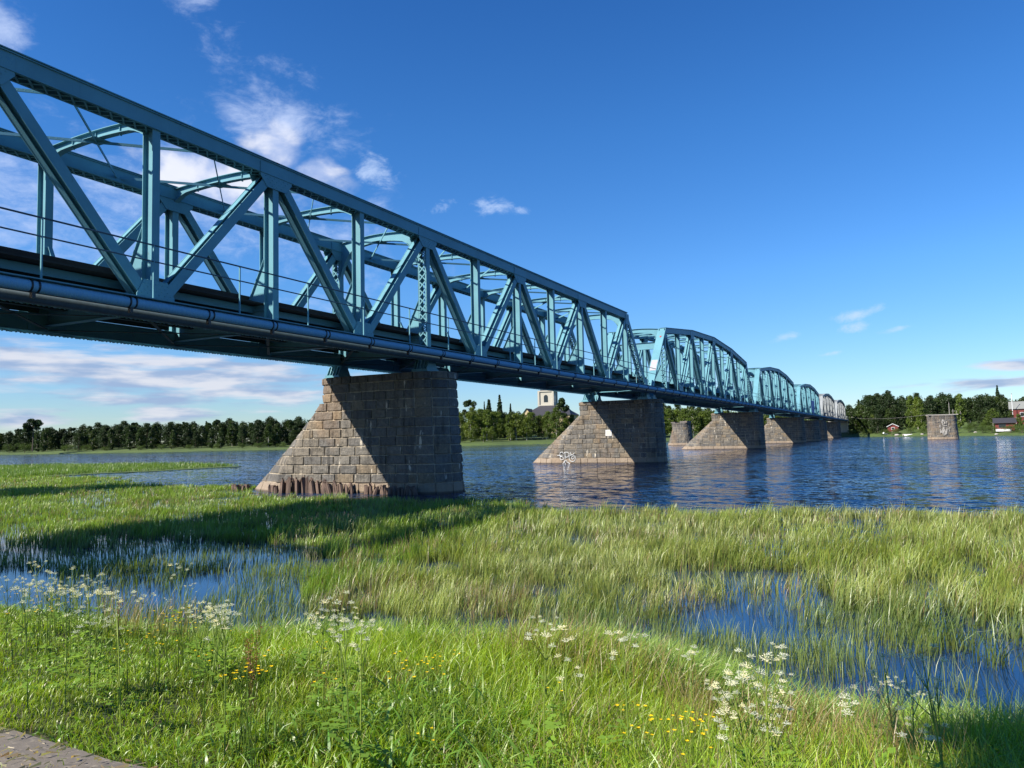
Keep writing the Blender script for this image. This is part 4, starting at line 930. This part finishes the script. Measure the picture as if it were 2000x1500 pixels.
for px, off, s_ in [(1746, 1, 0.8), (1760, 1.2, 0.6), (1899, 6, 0.5), (1795, 2, 0.5), (1940, 1, 0.5)]:
    dp = shore_depth(px)+off; a = at(px, dp, bank_h(px, off)); r = random.Random(px); b = MB(); n = 7; vs = [(0, 0, s_*0.7)]
    for lv, (q, z) in enumerate(((0.7, 0.55), (1.0, 0.2), (0.9, -0.2))):
        for i in range(n): t = 6.283*i/n; w = s_*q*r.uniform(0.8, 1.15); vs.append((w*math.cos(t)*1.2, w*math.sin(t), s_*z*r.uniform(.8, 1.2)))
    fs = [(0, 1+i, 1+(i+1) % n) for i in range(n)]+[(1+l*n+i, 1+(l+1)*n+i, 1+(l+1)*n+(i+1) % n, 1+l*n+(i+1) % n) for l in range(2) for i in range(n)]
    b.add(vs, fs); o = b.build('boulder', M['concrete'], loc=tuple(a)); tag(o, 'pale boulder lying on the grassy right shore', 'boulder', 'boulders on the right shore')
# ------------------------------------------------------------------ grass, reeds and herbs
gr = np.random.default_rng(42)
WIND = np.array([0.93, 0.36])
def blades(name, P, H, Wd, lean, C1, C2, label, seg=3, droop=0.25, mat='grass', wind=0.6):
    """P (N,3) feet, H heights, Wd widths, lean 0..1, colours foot C1 -> tip C2"""
    N = len(P); a = gr.uniform(0, 2*np.pi, N); ta = (vnoise(P[:, :2], 1.9, 61)+vnoise(P[:, :2], 0.6, 62)-1)*3.2; wv = np.c_[WIND[0]*np.cos(ta)-WIND[1]*np.sin(ta), WIND[0]*np.sin(ta)+WIND[1]*np.cos(ta)]; dirv = np.c_[np.cos(a), np.sin(a)]*(1-wind)+wv*wind*gr.uniform(0.2, 1.3, (N, 1)); dirv /= np.linalg.norm(dirv, axis=1)[:, None]
    b = gr.uniform(0, np.pi, N); side = np.c_[np.cos(b), np.sin(b), np.zeros(N)]
    lean = lean*gr.uniform(0.3, 1.5, N); V = np.zeros((N, seg+1, 2, 3)); C = np.ones((N, seg+1, 2, 4)); dr = droop*gr.uniform(0, 1.6, N)
    for k in range(seg+1):
        t = k/seg; c = P.copy(); off = (H*(lean*(0.35*t+0.65*t*t)+dr*t**3*0.6))[:, None]
        c[:, :2] += dirv*off; c[:, 2] += H*(t-0.35*(lean*t)**2-dr*0.45*t**3)
        w = (Wd*(1-t**1.6)*0.5+0.0006)[:, None]
        V[:, k, 0] = c-side*w; V[:, k, 1] = c+side*w
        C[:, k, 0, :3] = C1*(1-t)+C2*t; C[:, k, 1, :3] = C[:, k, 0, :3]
    base = (np.arange(N)*(seg+1)*2)[:, None]
    q = np.array([[2*k, 2*k+1, 2*k+3, 2*k+2] for k in range(seg)])
    Q = (base[:, :, None]+q[None]).reshape(-1, 4)
    me = np_mesh(name, V.reshape(-1, 3), Q, C.reshape(-1, 4)); o = link(name, me, M[mat]); tag(o, label, 'grass', kind='stuff'); return o
def scatter(poly, dens, near=8.0, fall=1.25, seed=0, jit=0.0):
    poly = np.array(poly); lo, hi = poly.min(0), poly.max(0); n = int((hi-lo).prod()*dens)
    out_ = []
    for s in range(0, n, 400000):
        m = min(400000, n-s); P = gr.uniform(lo, hi, (m, 2)); d = np.hypot(P[:, 0]-22, P[:, 1]); P = P[gr.uniform(0, 1, m) < np.minimum(1, (near/d)**fall)]; J = np.c_[vnoise(P, 0.7, 51)-.5, vnoise(P, 0.7, 52)-.5]*2*jit+np.c_[vnoise(P, 2.3, 53)-.5, vnoise(P, 2.3, 54)-.5]*jit if jit else 0.0; out_.append(P[inside(P+J, poly)])
    P = np.concatenate(out_)
    # keep what lies inside the view and a margin beside it
    v = P-CAM[:2]; ang = np.arctan2(-v[:, 0], v[:, 1]); return P[(ang > YAW-0.78) & (ang < YAW+0.78)]
def lod(P, near=8.0, p=0.8): return np.maximum(1, (np.hypot(P[:, 0]-22, P[:, 1])/near))**p
def G2(px, py, z=0.0): return ground(px, py, z)[:2]
def cols(N, base, var=0.18, hue=0.12):
    base = np.array(base); v = gr.uniform(1-var, 1+var, (N, 1)); h = gr.normal(0, hue, N)
    c = base*v; c[:, 0] *= 1+h; c[:, 2] *= 1-h*0.5; return np.clip(c, 0, 1)
# marsh: sedge and reed standing in the shallow water. Far edges are given at blade-tip height
marsh = [G2(-350, 1046), G2(0, 1050), G2(200, 1058), G2(400, 1068), G2(560, 1075), G2(640, 1120), G2(660, 1215), G2(850, 1225), G2(1000, 1215), G2(1200, 1200), G2(1400, 1188), G2(1600, 1200), G2(1700, 1190), G2(2000, 1215), G2(2400, 1240),
         G2(2500, 983, .36), G2(2000, 986, .36), G2(1700, 984, .36), G2(1500, 980, .36), G2(1300, 982, .36), G2(1160, 984, .36), G2(1100, 978, .36), G2(1000, 970, .3), G2(900, 968, .2), G2(480, 966, .2), G2(430, 968, .3), G2(470, 950, .3), G2(500, 945, .3), G2(250, 937, .3), G2(220, 928, .3), G2(-350, 918, .3)]
def marsh_density(P):
    d = 0.45+0.55*(vnoise(P, 0.55, 1) > 0.30)*1.0
    d = d*np.clip((vnoise(P*np.array([1, 1.0]), 1.1, 2)-0.12)*4.0, 0.12, 1)
    # long channels of open water
    d = d*np.where(vnoise(P, 3.4, 58) < 0.34, 0.10, 1.0)
    ch_ = vnoise(P@np.array([[0.5, 0.2], [-0.9, 1.6]]), 0.42, 5); near = np.hypot(P[:, 0]-22, P[:, 1]) < 17
    return d*np.where((ch_ > 0.80) & near & (P[:, 0] > 14), 0.10, 1.0)
P = scatter([tuple(q_) for q_ in marsh], 1350, 9.5, 1.45, jit=1.3); P = P[gr.uniform(0, 1, len(P)) < marsh_density(P)]
ln = vnoise(P, 0.35, 6); rg = P[:, 0]+0.25*P[:, 1] > 16; D_ = np.hypot(P[:, 0]-22, P[:, 1])
# keep grass off the pier's footprint
k = ~((np.abs(P[:, 1]-PY[0]) < 1.9) & (P[:, 0] < 2.8) & (P[:, 0] > -11.5)); P = P[k]; ln = ln[k]; rg = rg[k]; D_ = D_[k]
Hh = (0.17+0.22*vnoise(P, 0.6, 7)+0.26*vnoise(P, 2.6, 57))*gr.uniform(0.55, 1.25, len(P))*np.where(D_ > 26, 0.72, 1.0)*np.where(rg, 1.05, 0.95)
N = len(P); tone = vnoise(P, 0.22, 8)[:, None]; t2 = vnoise(P, 1.3, 28)[:, None]
g1 = cols(N, (0.075, 0.09, 0.018)); g2 = cols(N, (0.27, 0.38, 0.025)); g2 = g2+tone*(cols(N, (0.38, 0.45, 0.10))-g2)*0.8  # foot colour lowered to paint the shade between the tufts
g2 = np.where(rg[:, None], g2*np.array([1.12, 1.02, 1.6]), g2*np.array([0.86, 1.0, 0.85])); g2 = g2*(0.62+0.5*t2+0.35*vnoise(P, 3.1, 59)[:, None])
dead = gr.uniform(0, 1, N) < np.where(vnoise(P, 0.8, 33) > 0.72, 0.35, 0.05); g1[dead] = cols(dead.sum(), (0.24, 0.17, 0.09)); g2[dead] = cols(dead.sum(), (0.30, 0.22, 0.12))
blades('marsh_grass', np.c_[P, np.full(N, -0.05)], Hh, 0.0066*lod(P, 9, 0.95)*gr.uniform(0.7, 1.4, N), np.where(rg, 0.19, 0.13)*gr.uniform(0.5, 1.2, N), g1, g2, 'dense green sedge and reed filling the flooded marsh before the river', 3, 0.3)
# sparse stems standing in the open pools
def pool(poly, dens, hh, label, lean=0.12, w=0.007, drop=0.1, nz=(0.5, 0.35)):
    P = scatter(poly, dens, 9.0, 1.2); P = P[(vnoise(P, 0.9, 11)*0.6+vnoise(P, 3.0, 12)*0.4) > nz[0]+gr.uniform(-nz[1], nz[1], len(P))]; N = len(P)
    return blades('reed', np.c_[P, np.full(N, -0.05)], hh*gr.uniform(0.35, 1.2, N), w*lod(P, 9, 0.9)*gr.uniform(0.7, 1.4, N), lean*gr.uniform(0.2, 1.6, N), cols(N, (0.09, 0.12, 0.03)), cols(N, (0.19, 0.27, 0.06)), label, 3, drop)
pool([G2(-350, 1045), G2(0, 1048), G2(200, 1056), G2(400, 1066), G2(570, 1072), G2(650, 1115), G2(660, 1130), G2(300, 1120), G2(-350, 1110)], 400, 0.28, 'thin dark reed stems standing in the left pool', nz=(0.42, .3))
pool([G2(120, 1108), G2(300, 1100), G2(660, 1115), G2(680, 1230), G2(640, 1290), G2(300, 1260), G2(60, 1215)], 430, 0.34, 'looser green reeds between the left pool and the bank', 0.18, 0.007, 0.2, (0.48, .25))
pool([G2(900, 1190), G2(1250, 1185), G2(1400, 1180), G2(1700, 1185), G2(2300, 1200), G2(2300, 1480), G2(1900, 1440), G2(1600, 1400), G2(1400, 1340), G2(1200, 1290), G2(950, 1290)], 900, 0.36, 'scattered reed stems standing in the blue pool on the right', 0.16, 0.006, 0.2, (0.60, .2))
pool([G2(1620, 1190), G2(2300, 1190), G2(2300, 1360), G2(1980, 1330), G2(1800, 1250)], 420, 0.55, 'taller pale reeds at the right side of the blue pool', 0.35, 0.010, 0.35, (0.52, .2))
# meadow spit far left
spit = [G2(-400, 935), G2(0, 937), G2(200, 925), G2(300, 921), G2(400, 915), G2(472, 911.5), G2(400, 908), G2(300, 907), G2(150, 909), G2(0, 911), G2(-400, 912)]
b = MB(); pz = [(p[0], p[1]) for p in spit]; b.add([(x, y, 0.035) for x, y in pz]+[(x, y, -0.3) for x, y in pz], [tuple(range(len(pz)))]+[(i, (i+1) % len(pz), len(pz)+(i+1) % len(pz), len(pz)+i) for i in range(len(pz))]); tag(b.build('spit', M['spit']), kind='structure')
P = scatter(spit, 70, 30.0, 1.2); N = len(P)
blades('meadow_grass', np.c_[P, np.full(N, 0.1)], gr.uniform(0.12, 0.5, N)*(0.6+0.8*vnoise(P, 0.3, 4)), 0.05*gr.uniform(0.7, 1.4, N), np.full(N, 0.2), cols(N, (0.09, 0.14, 0.02)), cols(N, (0.16, 0.26, 0.03)), 'grass on the low spit far left', 2, 0.2)
# near bank ---------------------------------------------------------------
bank = [(-6, -3), (36, -3), (36, 12), (-6, 12)]
path_poly = [tuple(p) for p in pp]+[tuple(p) for p in inner[::-1]]
def on_path(P, grow=0.0): return inside(P-np.array([0.10, 0.25])*grow, path_poly)
P = scatter(bank, 3600, 4.6, 1.55); s = shore_dist(P); k = (s > -0.45) & (P[:, 1] > 1.6); P = P[k]; s = s[k]; D_ = np.hypot(P[:, 0]-22, P[:, 1]); N = len(P)
edge = np.exp(-((s-0.35)/0.9)**2); tall = np.clip((s < 2.6)*1.0, 0, 1); pn = vnoise(P, 0.7, 13); lft = P[:, 0] < 17
# lawn-like turf close to the path, taller tussocks towards the water and to the right
far_from_path = np.clip((P[:, 0]-18.3)*0.35+(P[:, 1]-3.1)*0.42, 0.0, 1.0)
hgt = 0.075+0.33*far_from_path*(0.35+0.9*pn)+0.16*edge
hgt = hgt*gr.uniform(0.5, 1.25, N)
kp = on_path(P+(np.c_[vnoise(P, 5, 71), vnoise(P, 5, 72)]-.5)*0.22) & (gr.uniform(0, 1, N) < 0.975); kp2 = (hgt > 0.02) & ~kp; P = P[kp2]; s = s[kp2]; hgt = hgt[kp2]; pn = pn[kp2]; edge = edge[kp2]; D_ = D_[kp2]; N = len(P)
z = bank_z(P)
tuft = vnoise(P, 2.2, 14)[:, None]; big = vnoise(P, 0.45, 15)[:, None]
c1 = cols(N, (0.06, 0.085, 0.008)); c2 = cols(N, (0.27, 0.42, 0.014), 0.26, 0.12)*(0.65+0.75*tuft)  # blade feet painted darker, as shade down in the turf
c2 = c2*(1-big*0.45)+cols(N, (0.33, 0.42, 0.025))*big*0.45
bluish = (edge > 0.45); c2[bluish] = c2[bluish]*0.45+cols(bluish.sum(), (0.18, 0.32, 0.10))*0.55
strawm = gr.uniform(0, 1, N) < np.where((vnoise(P, 1.1, 16) > 0.74) & (hgt > 0.16), 0.22, 0.03); c2[strawm] = cols(strawm.sum(), (0.30, 0.24, 0.11)); c1[strawm] = cols(strawm.sum(), (0.15, 0.12, 0.05))
wd = 0.0048*lod(P, 4.6, 0.85)*gr.uniform(0.6, 1.5, N)*(1+edge*0.6)
hgt = np.minimum(hgt, 0.52)
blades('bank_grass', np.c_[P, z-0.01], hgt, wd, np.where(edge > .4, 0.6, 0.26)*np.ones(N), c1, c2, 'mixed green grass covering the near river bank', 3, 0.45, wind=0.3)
# broad leaves low in the turf
P = scatter(bank, 330, 5.0, 1.2); s = shore_dist(P); k = (s > -0.1) & (vnoise(P, 0.8, 19) > 0.50) & ~on_path(P); P = P[k]; N = len(P); z = bank_z(P); fp = np.clip((P[:, 0]-18.3)*0.35+(P[:, 1]-3.1)*0.42, 0.0, 1.0)
blades('herb_leaves', np.c_[P, z+fp*0.10], gr.uniform(0.08, 0.20, N)*(0.5+fp), gr.uniform(0.010, 0.026, N), np.full(N, 0.9), cols(N, (0.10, 0.19, 0.02)), cols(N, (0.17, 0.32, 0.03)), 'broad low herb leaves among the bank grass', 3, 0.9, wind=0.0)
# tall flowering grass: reddish seed heads in drifts
P = scatter(bank, 420, 5.0, 1.2); s = shore_dist(P); k = (s > 0.9) & (s < 3.4) & (vnoise(P, 0.55, 21) > 0.55) & (P[:, 0] < 24); P = P[k]; N = len(P); z = bank_z(P)
blades('seed_grass', np.c_[P, z], gr.uniform(0.35, 0.62, N), 0.0034*lod(P, 5, .9), np.full(N, 0.22), cols(N, (0.19, 0.23, 0.05)), cols(N, (0.27, 0.18, 0.09)), 'tall thin grass stalks with reddish brown seed heads on the bank', 3, 0.25, wind=0.5)
# straw litter on the path
P = scatter([tuple(p) for p in path_poly], 260, 5.0, 0.3); N = len(P); z = bank_z(P)+0.045; a = gr.uniform(0, 6.28, N); L_ = gr.uniform(0.015, 0.075, N)
d2 = np.c_[np.cos(a), np.sin(a)]; n2 = np.c_[-np.sin(a), np.cos(a)]*0.0010
Vv = np.stack([np.c_[P-d2*L_[:, None]/2-n2, z], np.c_[P-d2*L_[:, None]/2+n2, z+.004], np.c_[P+d2*L_[:, None]/2+n2, z+gr.uniform(0, .02, N)], np.c_[P+d2*L_[:, None]/2-n2, z]], 1).reshape(-1, 3)
cc_ = np.repeat(np.c_[cols(N, (0.30, 0.25, 0.16)), np.ones(N)], 4, 0); tag(link('straw_litter', np_mesh('straw_litter', Vv, np.arange(N*4).reshape(-1, 4), cc_), M['grass']), 'dry straw bits lying on the dirt path', 'straw', kind='stuff')
# ------------------------------------------------------------------ flowers, each plant its own thing
def umbel(b, c, R, r, n=16):
    c = Vector(c)
    for k in range(n):
        a = k*2.4; q = R*math.sqrt((k+0.5)/n); p = c+Vector((q*math.cos(a), q*math.sin(a), -q*q/R*0.55+r.uniform(-.006, .006)))
        b.beam(c-Vector((0, 0, R*0.75)), p, 0.0016, 0.0016)
        for j in range(7):
            t = r.uniform(0, 6.28); s = R*0.15; o = p+Vector((math.cos(t)*s*r.uniform(0, 1), math.sin(t)*s*r.uniform(0, 1), r.uniform(-.3, .5)*s)); w = s*0.42
            u = Vector((math.cos(j), math.sin(j), r.uniform(-.5, .5)))*w; v = Vector((-math.sin(j), math.cos(j), r.uniform(-.5, .5)))*w; b.add([o-u, o-v, o+u, o+v], [(0, 1, 2, 3)])
def parsley_proto(seed, h):
    r = random.Random(seed); st = MB(); st.col = (0.22, 0.30, 0.06); heads = []; lv = MB(); lv.col = (0.17, 0.29, 0.04)
    lx, ly = r.uniform(-.08, .08), r.uniform(-.08, .08); top = Vector((lx, ly, h)); st.tube([(0, 0, -0.05), (lx*.4, ly*.4, h*.55), tuple(top)], [0.0055, 0.0045, 0.002], 5); heads.append((top, 0.034))
    for k in range(r.randint(5, 7)):
        t = r.uniform(0.45, 0.85); a = r.uniform(0, 6.28); b0 = Vector((lx*t, ly*t, h*t)); q = r.uniform(0.05, 0.14); e = Vector((b0.x+q*math.cos(a), b0.y+q*math.sin(a), min(h*1.03, b0.z+r.uniform(0.12, 0.3))))
        st.tube([tuple(b0), tuple(b0.lerp(e, .5)+Vector((0, 0, -.01))), tuple(e)], [0.003, 0.0022, 0.0014], 4); heads.append((e, r.uniform(0.018, 0.034)))
    for k in range(14):
        z = r.uniform(0.15, 0.5)*h; a = r.uniform(0, 6.28); L = r.uniform(0.06, 0.16); p = Vector((0, 0, z)); d = Vector((math.cos(a), math.sin(a), r.uniform(-.2, .6)))*L; n = Vector((-math.sin(a), math.cos(a), 0))*L*0.22
        for m in (0.4, 0.7, 1.0): c = p+d*m; u = d*0.2; lv.add([c-u, c+n*m, c+u, c-n*m], [(0, 1, 2, 3)])
    root = empty('cow_parsley', (0, 0, -50)); st.build('stem', M['petal'], root); lv.build('leaves', M['petal'], root)
    for c, R in heads: b = MB(); b.col = (0.74, 0.74, 0.66); umbel(b, c, R, r); b.build('flower_head', M['petal'], root)
    return root
pars = [parsley_proto(s, h) for s, h in ((1, 0.78), (2, 0.62), (3, 0.9))]
used = [False]*3
def place(protos, used, k, x, y, rz, sc, label, cat, group, sink=0.0):
    if not used[k]: o = protos[k]; used[k] = True
    else: o = copy_tree(protos[k])
    o.location = (x, y, float(bank_z(np.array([[x, y]]))[0])-sink); o.rotation_euler = (rng.uniform(-.08, .08), rng.uniform(-.08, .08), rz); o.scale = (sc,)*3; tag(o, label, cat, group); return o
# flower heads read off the picture: (px, py of the top head, patch)
FL = []
patchA = [(20, 1085), (60, 1075), (35, 1110), (100, 1120), (125, 1090), (150, 1085), (165, 1100), (85, 1135), (140, 1112), (60, 1150), (15, 1130), (175, 1128), (200, 1130), (110, 1145), (130, 1150), (160, 1150), (185, 1160), (45, 1135), (75, 1100)]
patchB = [(355, 1105), (372, 1108), (318, 1155), (372, 1145), (270, 1165), (240, 1165)]
patchC = [(410, 1180), (390, 1185), (430, 1195), (400, 1205), (440, 1200)]
patchD = [(670, 1165), (690, 1160), (675, 1195), (685, 1225), (700, 1215), (665, 1220), (620, 1190), (630, 1200), (700, 1240), (600, 1205)]
patchE = [(1090, 1200), (1065, 1215), (1055, 1232), (1210, 1240), (1220, 1250), (1100, 1258)]
patchF = [(1510, 1250), (1500, 1262), (1450, 1315), (1440, 1335), (1465, 1330), (1490, 1330), (1520, 1350), (1500, 1375), (1535, 1405), (1495, 1368), (1430, 1335), (1470, 1345), (1420, 1335), (1435, 1450), (1400, 1358)]
patchG = [(1705, 1292), (1740, 1285), (1760, 1315), (1790, 1340), (1840, 1415), (1820, 1410), (1850, 1408), (1770, 1360), (1330, 1275), (1345, 1275), (1700, 1360)]
patchA = patchA+[(x+rng.uniform(-12, 12), y+rng.uniform(-10, 14)) for x, y in patchA]+[(x+rng.uniform(-9, 9), y+rng.uniform(-8, 8)) for x, y in patchA[::2]]; patchC = patchC+[(x+6, y+5) for x, y in patchC]
for nm, pt in (('in the dense white patch at the left edge of the bank', patchA), ('in the loose group beside the left pool', patchB), ('in the low clump left of the bank centre', patchC), ('in the drooping clump at the middle of the bank edge', patchD), ('in the sparse group before the small centre pool', patchE), ('in the big clump at the lower right of the bank', patchF), ('along the edge of the blue pool on the right', patchG)):
    for i, (px, py) in enumerate(pt):
        k = rng.choice([0, 1, 2, 1]); hgt_ = (0.78, 0.62, 0.9)[k]; sc = rng.uniform(0.72, 0.95)
        # walk along the pixel's line of sight to the point that lies one plant height above the bank
        d = F_*FPX+R_*(px-1000)+U_*(750-py); best = None
        for t in np.linspace(3.5, 13.5, 120):
            q = CAM+d*(t/FPX); gz = float(bank_z(q[None, :2])[0])
            if q[2]-max(gz, -0.1) <= hgt_*sc: best = q; break
        if best is None: continue
        place(pars, used, k, float(best[0]), float(best[1]), rng.uniform(0, 6.28), sc, 'white cow parsley '+nm, 'cow parsley', 'cow parsley '+nm)
def butter_proto(seed, h):
    r = random.Random(seed); st = MB(); st.col = (0.12, 0.19, 0.03); root = empty('buttercup', (0, 0, -50)); tops = []
    for k in range(3): a = r.uniform(0, 6.28); q = r.uniform(0.02, 0.09); e = (q*math.cos(a), q*math.sin(a), h*r.uniform(0.8, 1)); st.tube([(0, 0, -.03), (e[0]*.3, e[1]*.3, h*.5), e], [0.003, 0.002, 0.0012], 4); tops.append(e)
    st.build('stem', M['petal'], root)
    for e in tops:
        b = MB(); b.col = (0.80, 0.56, 0.015); c = Vector(e)
        for j in range(5):
            a = j*1.2566; u = Vector((math.cos(a), math.sin(a), 0.35)); v = Vector((-math.sin(a), math.cos(a), 0)); b.add([c, c+u*0.006+v*0.0045, c+u*0.010, c+u*0.006-v*0.0045], [(0, 1, 2, 3)])
        b.build('flower', M['petal'], root)
    return root
but = [butter_proto(s, h) for s, h in ((5, 0.42), (6, 0.5))]; ub = [False]*2
BP = {'in the yellow drift at the left edge of the bank': [(5, 1140), (12, 1150), (30, 1145), (75, 1152), (105, 1168), (95, 1170), (70, 1172), (120, 1170), (140, 1175), (165, 1158), (22, 1160), (78, 1192), (28, 1200), (150, 1170), (100, 1175), (110, 1172)],
      'below the low parsley clump left of the centre': [(310, 1190), (325, 1185), (350, 1185), (362, 1180), (360, 1188), (345, 1205), (250, 1225), (290, 1225), (280, 1238), (340, 1252), (365, 1220), (330, 1192), (232, 1255)],
      'among the red seed grass left of the centre': [(460, 1235), (470, 1260), (465, 1300), (475, 1310), (495, 1295), (480, 1292), (535, 1258), (518, 1270), (440, 1325), (640, 1303), (400, 1270), (395, 1275), (615, 1245), (472, 1305), (488, 1300)],
      'in the tall grass at the bank centre': [(800, 1285), (808, 1290), (815, 1292), (805, 1297), (838, 1280), (855, 1292), (765, 1265), (845, 1282), (1095, 1325), (1235, 1355), (1240, 1365), (835, 1410), (895, 1270)],
      'in the grass at the lower right of the bank': [(1240, 1420), (1265, 1412), (1310, 1402), (1340, 1395), (1355, 1400), (1360, 1410), (1340, 1415), (1355, 1430), (1350, 1435), (1290, 1412), (1905, 1455), (1345, 1398)]}
for nm, pt in BP.items():
    for px, py in pt:
        k = rng.randrange(2); hh_ = (0.42, 0.5)[k]; sc = rng.uniform(0.9, 1.2); d = F_*FPX+R_*(px-1000)+U_*(750-py); best = None
        for t in np.linspace(3.2, 13, 150):
            q = CAM+d*(t/FPX); gz = float(bank_z(q[None, :2])[0])
            if q[2]-gz <= hh_*sc: best = q; break
        if best is None: continue
        place(but, ub, k, float(best[0]), float(best[1]), rng.uniform(0, 6.28), sc, 'yellow buttercup '+nm, 'buttercup', 'buttercups '+nm)
# red sorrel spikes
def sorrel(px, py, label):
    d = F_*FPX+R_*(px-1000)+U_*(750-py)
    for t in np.linspace(3.2, 13, 150):
        q = CAM+d*(t/FPX); gz = float(bank_z(q[None, :2])[0])
        if q[2]-gz <= 0.58: break
    r = random.Random(px); e = empty('sorrel', (float(q[0]), float(q[1]), gz)); st = MB(); st.col = (0.18, 0.12, 0.05); hd = MB(); hd.col = (0.22, 0.10, 0.05)
    for k in range(4):
        a = r.uniform(0, 6.28); w = r.uniform(0, .10); tp = Vector((w*math.cos(a), w*math.sin(a), r.uniform(.42, .6))); st.tube([(0, 0, 0), tuple(tp)], [0.003, 0.0015], 4)
        for m in range(34):
            c = tp*r.uniform(0.58, 1.0)+Vector((r.gauss(0, .010), r.gauss(0, .010), 0)); u = Vector((r.uniform(-1, 1), r.uniform(-1, 1), r.uniform(-1, 1)))*0.006; v = Vector((r.uniform(-1, 1), r.uniform(-1, 1), r.uniform(-1, 1)))*0.006; hd.add([c-u, c-v, c+u, c+v], [(0, 1, 2, 3)])
    st.build('stem', M['petal'], e); hd.build('seed_head', M['petal'], e); tag(e, label, 'sorrel', 'sorrel plants')
sorrel(212, 1118, 'rusty red sorrel beside the dense white parsley patch'); sorrel(488, 1225, 'rusty red sorrel spikes above the buttercups left of the centre'); sorrel(500, 1232, 'second rusty red sorrel, just right of the first spikes'); sorrel(232, 1150, 'thin rusty sorrel leaning over the left pool edge')

# ------------------------------------------------------------------ labels that single out one of a row
ONES = ['', 'first', 'second', 'third', 'fourth', 'fifth', 'sixth', 'seventh', 'eighth', 'ninth', 'tenth', 'eleventh', 'twelfth', 'thirteenth', 'fourteenth', 'fifteenth', 'sixteenth', 'seventeenth', 'eighteenth', 'nineteenth']
TENS = {2: ('twenty', 'twentieth'), 3: ('thirty', 'thirtieth'), 4: ('forty', 'fortieth'), 5: ('fifty', 'fiftieth'), 6: ('sixty', 'sixtieth'), 7: ('seventy', 'seventieth'), 8: ('eighty', 'eightieth')}
def ordinal(n): return ONES[n] if n < 20 else (TENS[n//10][1] if n % 10 == 0 else TENS[n//10][0]+'-'+ONES[n % 10])
TEMPL = {
 'rotten piles along the pier foot': 'rotten timber pile, {} from the left in the row along the first pier',
 'rotten piles left of the pier nose': 'low rotten stump, {} from the left in the short row beside the pier nose',
 'cow parsley in the dense white patch at the left edge of the bank': 'white cow parsley, {} from the left in the dense patch at the left edge',
 'cow parsley in the loose group beside the left pool': 'white cow parsley, {} from the left in the loose group beside the left pool',
 'cow parsley in the low clump left of the bank centre': 'white cow parsley, {} from the left in the low clump left of centre',
 'cow parsley in the drooping clump at the middle of the bank edge': 'white cow parsley, {} from the left in the clump at the middle bank edge',
 'cow parsley in the sparse group before the small centre pool': 'white cow parsley, {} from the left in the sparse group at the centre',
 'cow parsley in the big clump at the lower right of the bank': 'white cow parsley, {} from the left in the big clump at lower right',
 'cow parsley along the edge of the blue pool on the right': 'white cow parsley, {} from the left along the edge of the blue pool',
 'buttercups in the yellow drift at the left edge of the bank': 'yellow buttercup, {} from the left in the drift at the left edge',
 'buttercups below the low parsley clump left of the centre': 'yellow buttercup, {} from the left below the low white clump left of centre',
 'buttercups among the red seed grass left of the centre': 'yellow buttercup, {} from the left among the red grass left of centre',
 'buttercups in the tall grass at the bank centre': 'yellow buttercup, {} from the left in the tall grass at the centre',
 'buttercups in the grass at the lower right of the bank': 'yellow buttercup, {} from the left in the grass at lower right',
 'sunlit birches of the middle bank': 'sunlit green birch, {} from the left between the first two piers',
 'birches screening the church': 'leafy birch, {} from the left in the row screening the church',
 'young trees of the middle bank': 'young tree, {} from the left at the lawn edge between the first piers',
 'front edge of the left bank wood': 'smaller tree, {} from the left at the front of the left bank wood',
 'middle rows of the left bank wood': 'dark tree, {} from the left in the middle of the left bank wood',
 'bushes of the left bank': 'low bush, {} from the left at the foot of the left bank wood',
 'front rows of the wood behind the arched spans': 'leafy tree, {} from the left at the wood front under the arched spans',
 'middle rows of the right bank wood': 'dark green tree, {} from the left in the middle of the right bank wood',
 'front trees of the right bank': 'dark tree, {} from the left low on the bank near the red cabin',
 'front row right of the lone pier': 'dark tree, {} from the left in the front row beyond the lone pier',
 'waterside bushes of the right bank': 'low waterside bush, {} from the left along the right shore',
 'waterside trees at the bridge end': 'leafy waterside tree, {} from the left beside the far bridge end',
 'boulders on the right shore': 'pale boulder, {} from the left on the grassy right shore'}
byg = {}
for o in bpy.data.objects:
    if o.parent is None and o.get('group') in TEMPL: byg.setdefault(o['group'], []).append(o)
for gname, lst in byg.items():
    lst.sort(key=lambda o: ((Vector(o.location)-Vector(CAM)).dot(Vector(R_)))/max(0.1, (Vector(o.location)-Vector(CAM)).dot(Vector(F_))))
    vis = [o for o in lst if -0.70 < ((Vector(o.location)-Vector(CAM)).dot(Vector(R_)))/max(0.1, (Vector(o.location)-Vector(CAM)).dot(Vector(F_))) < 0.70]
    for i, o in enumerate(vis):
        if i < 85: o['label'] = TEMPL[gname].format(ordinal(i+1))
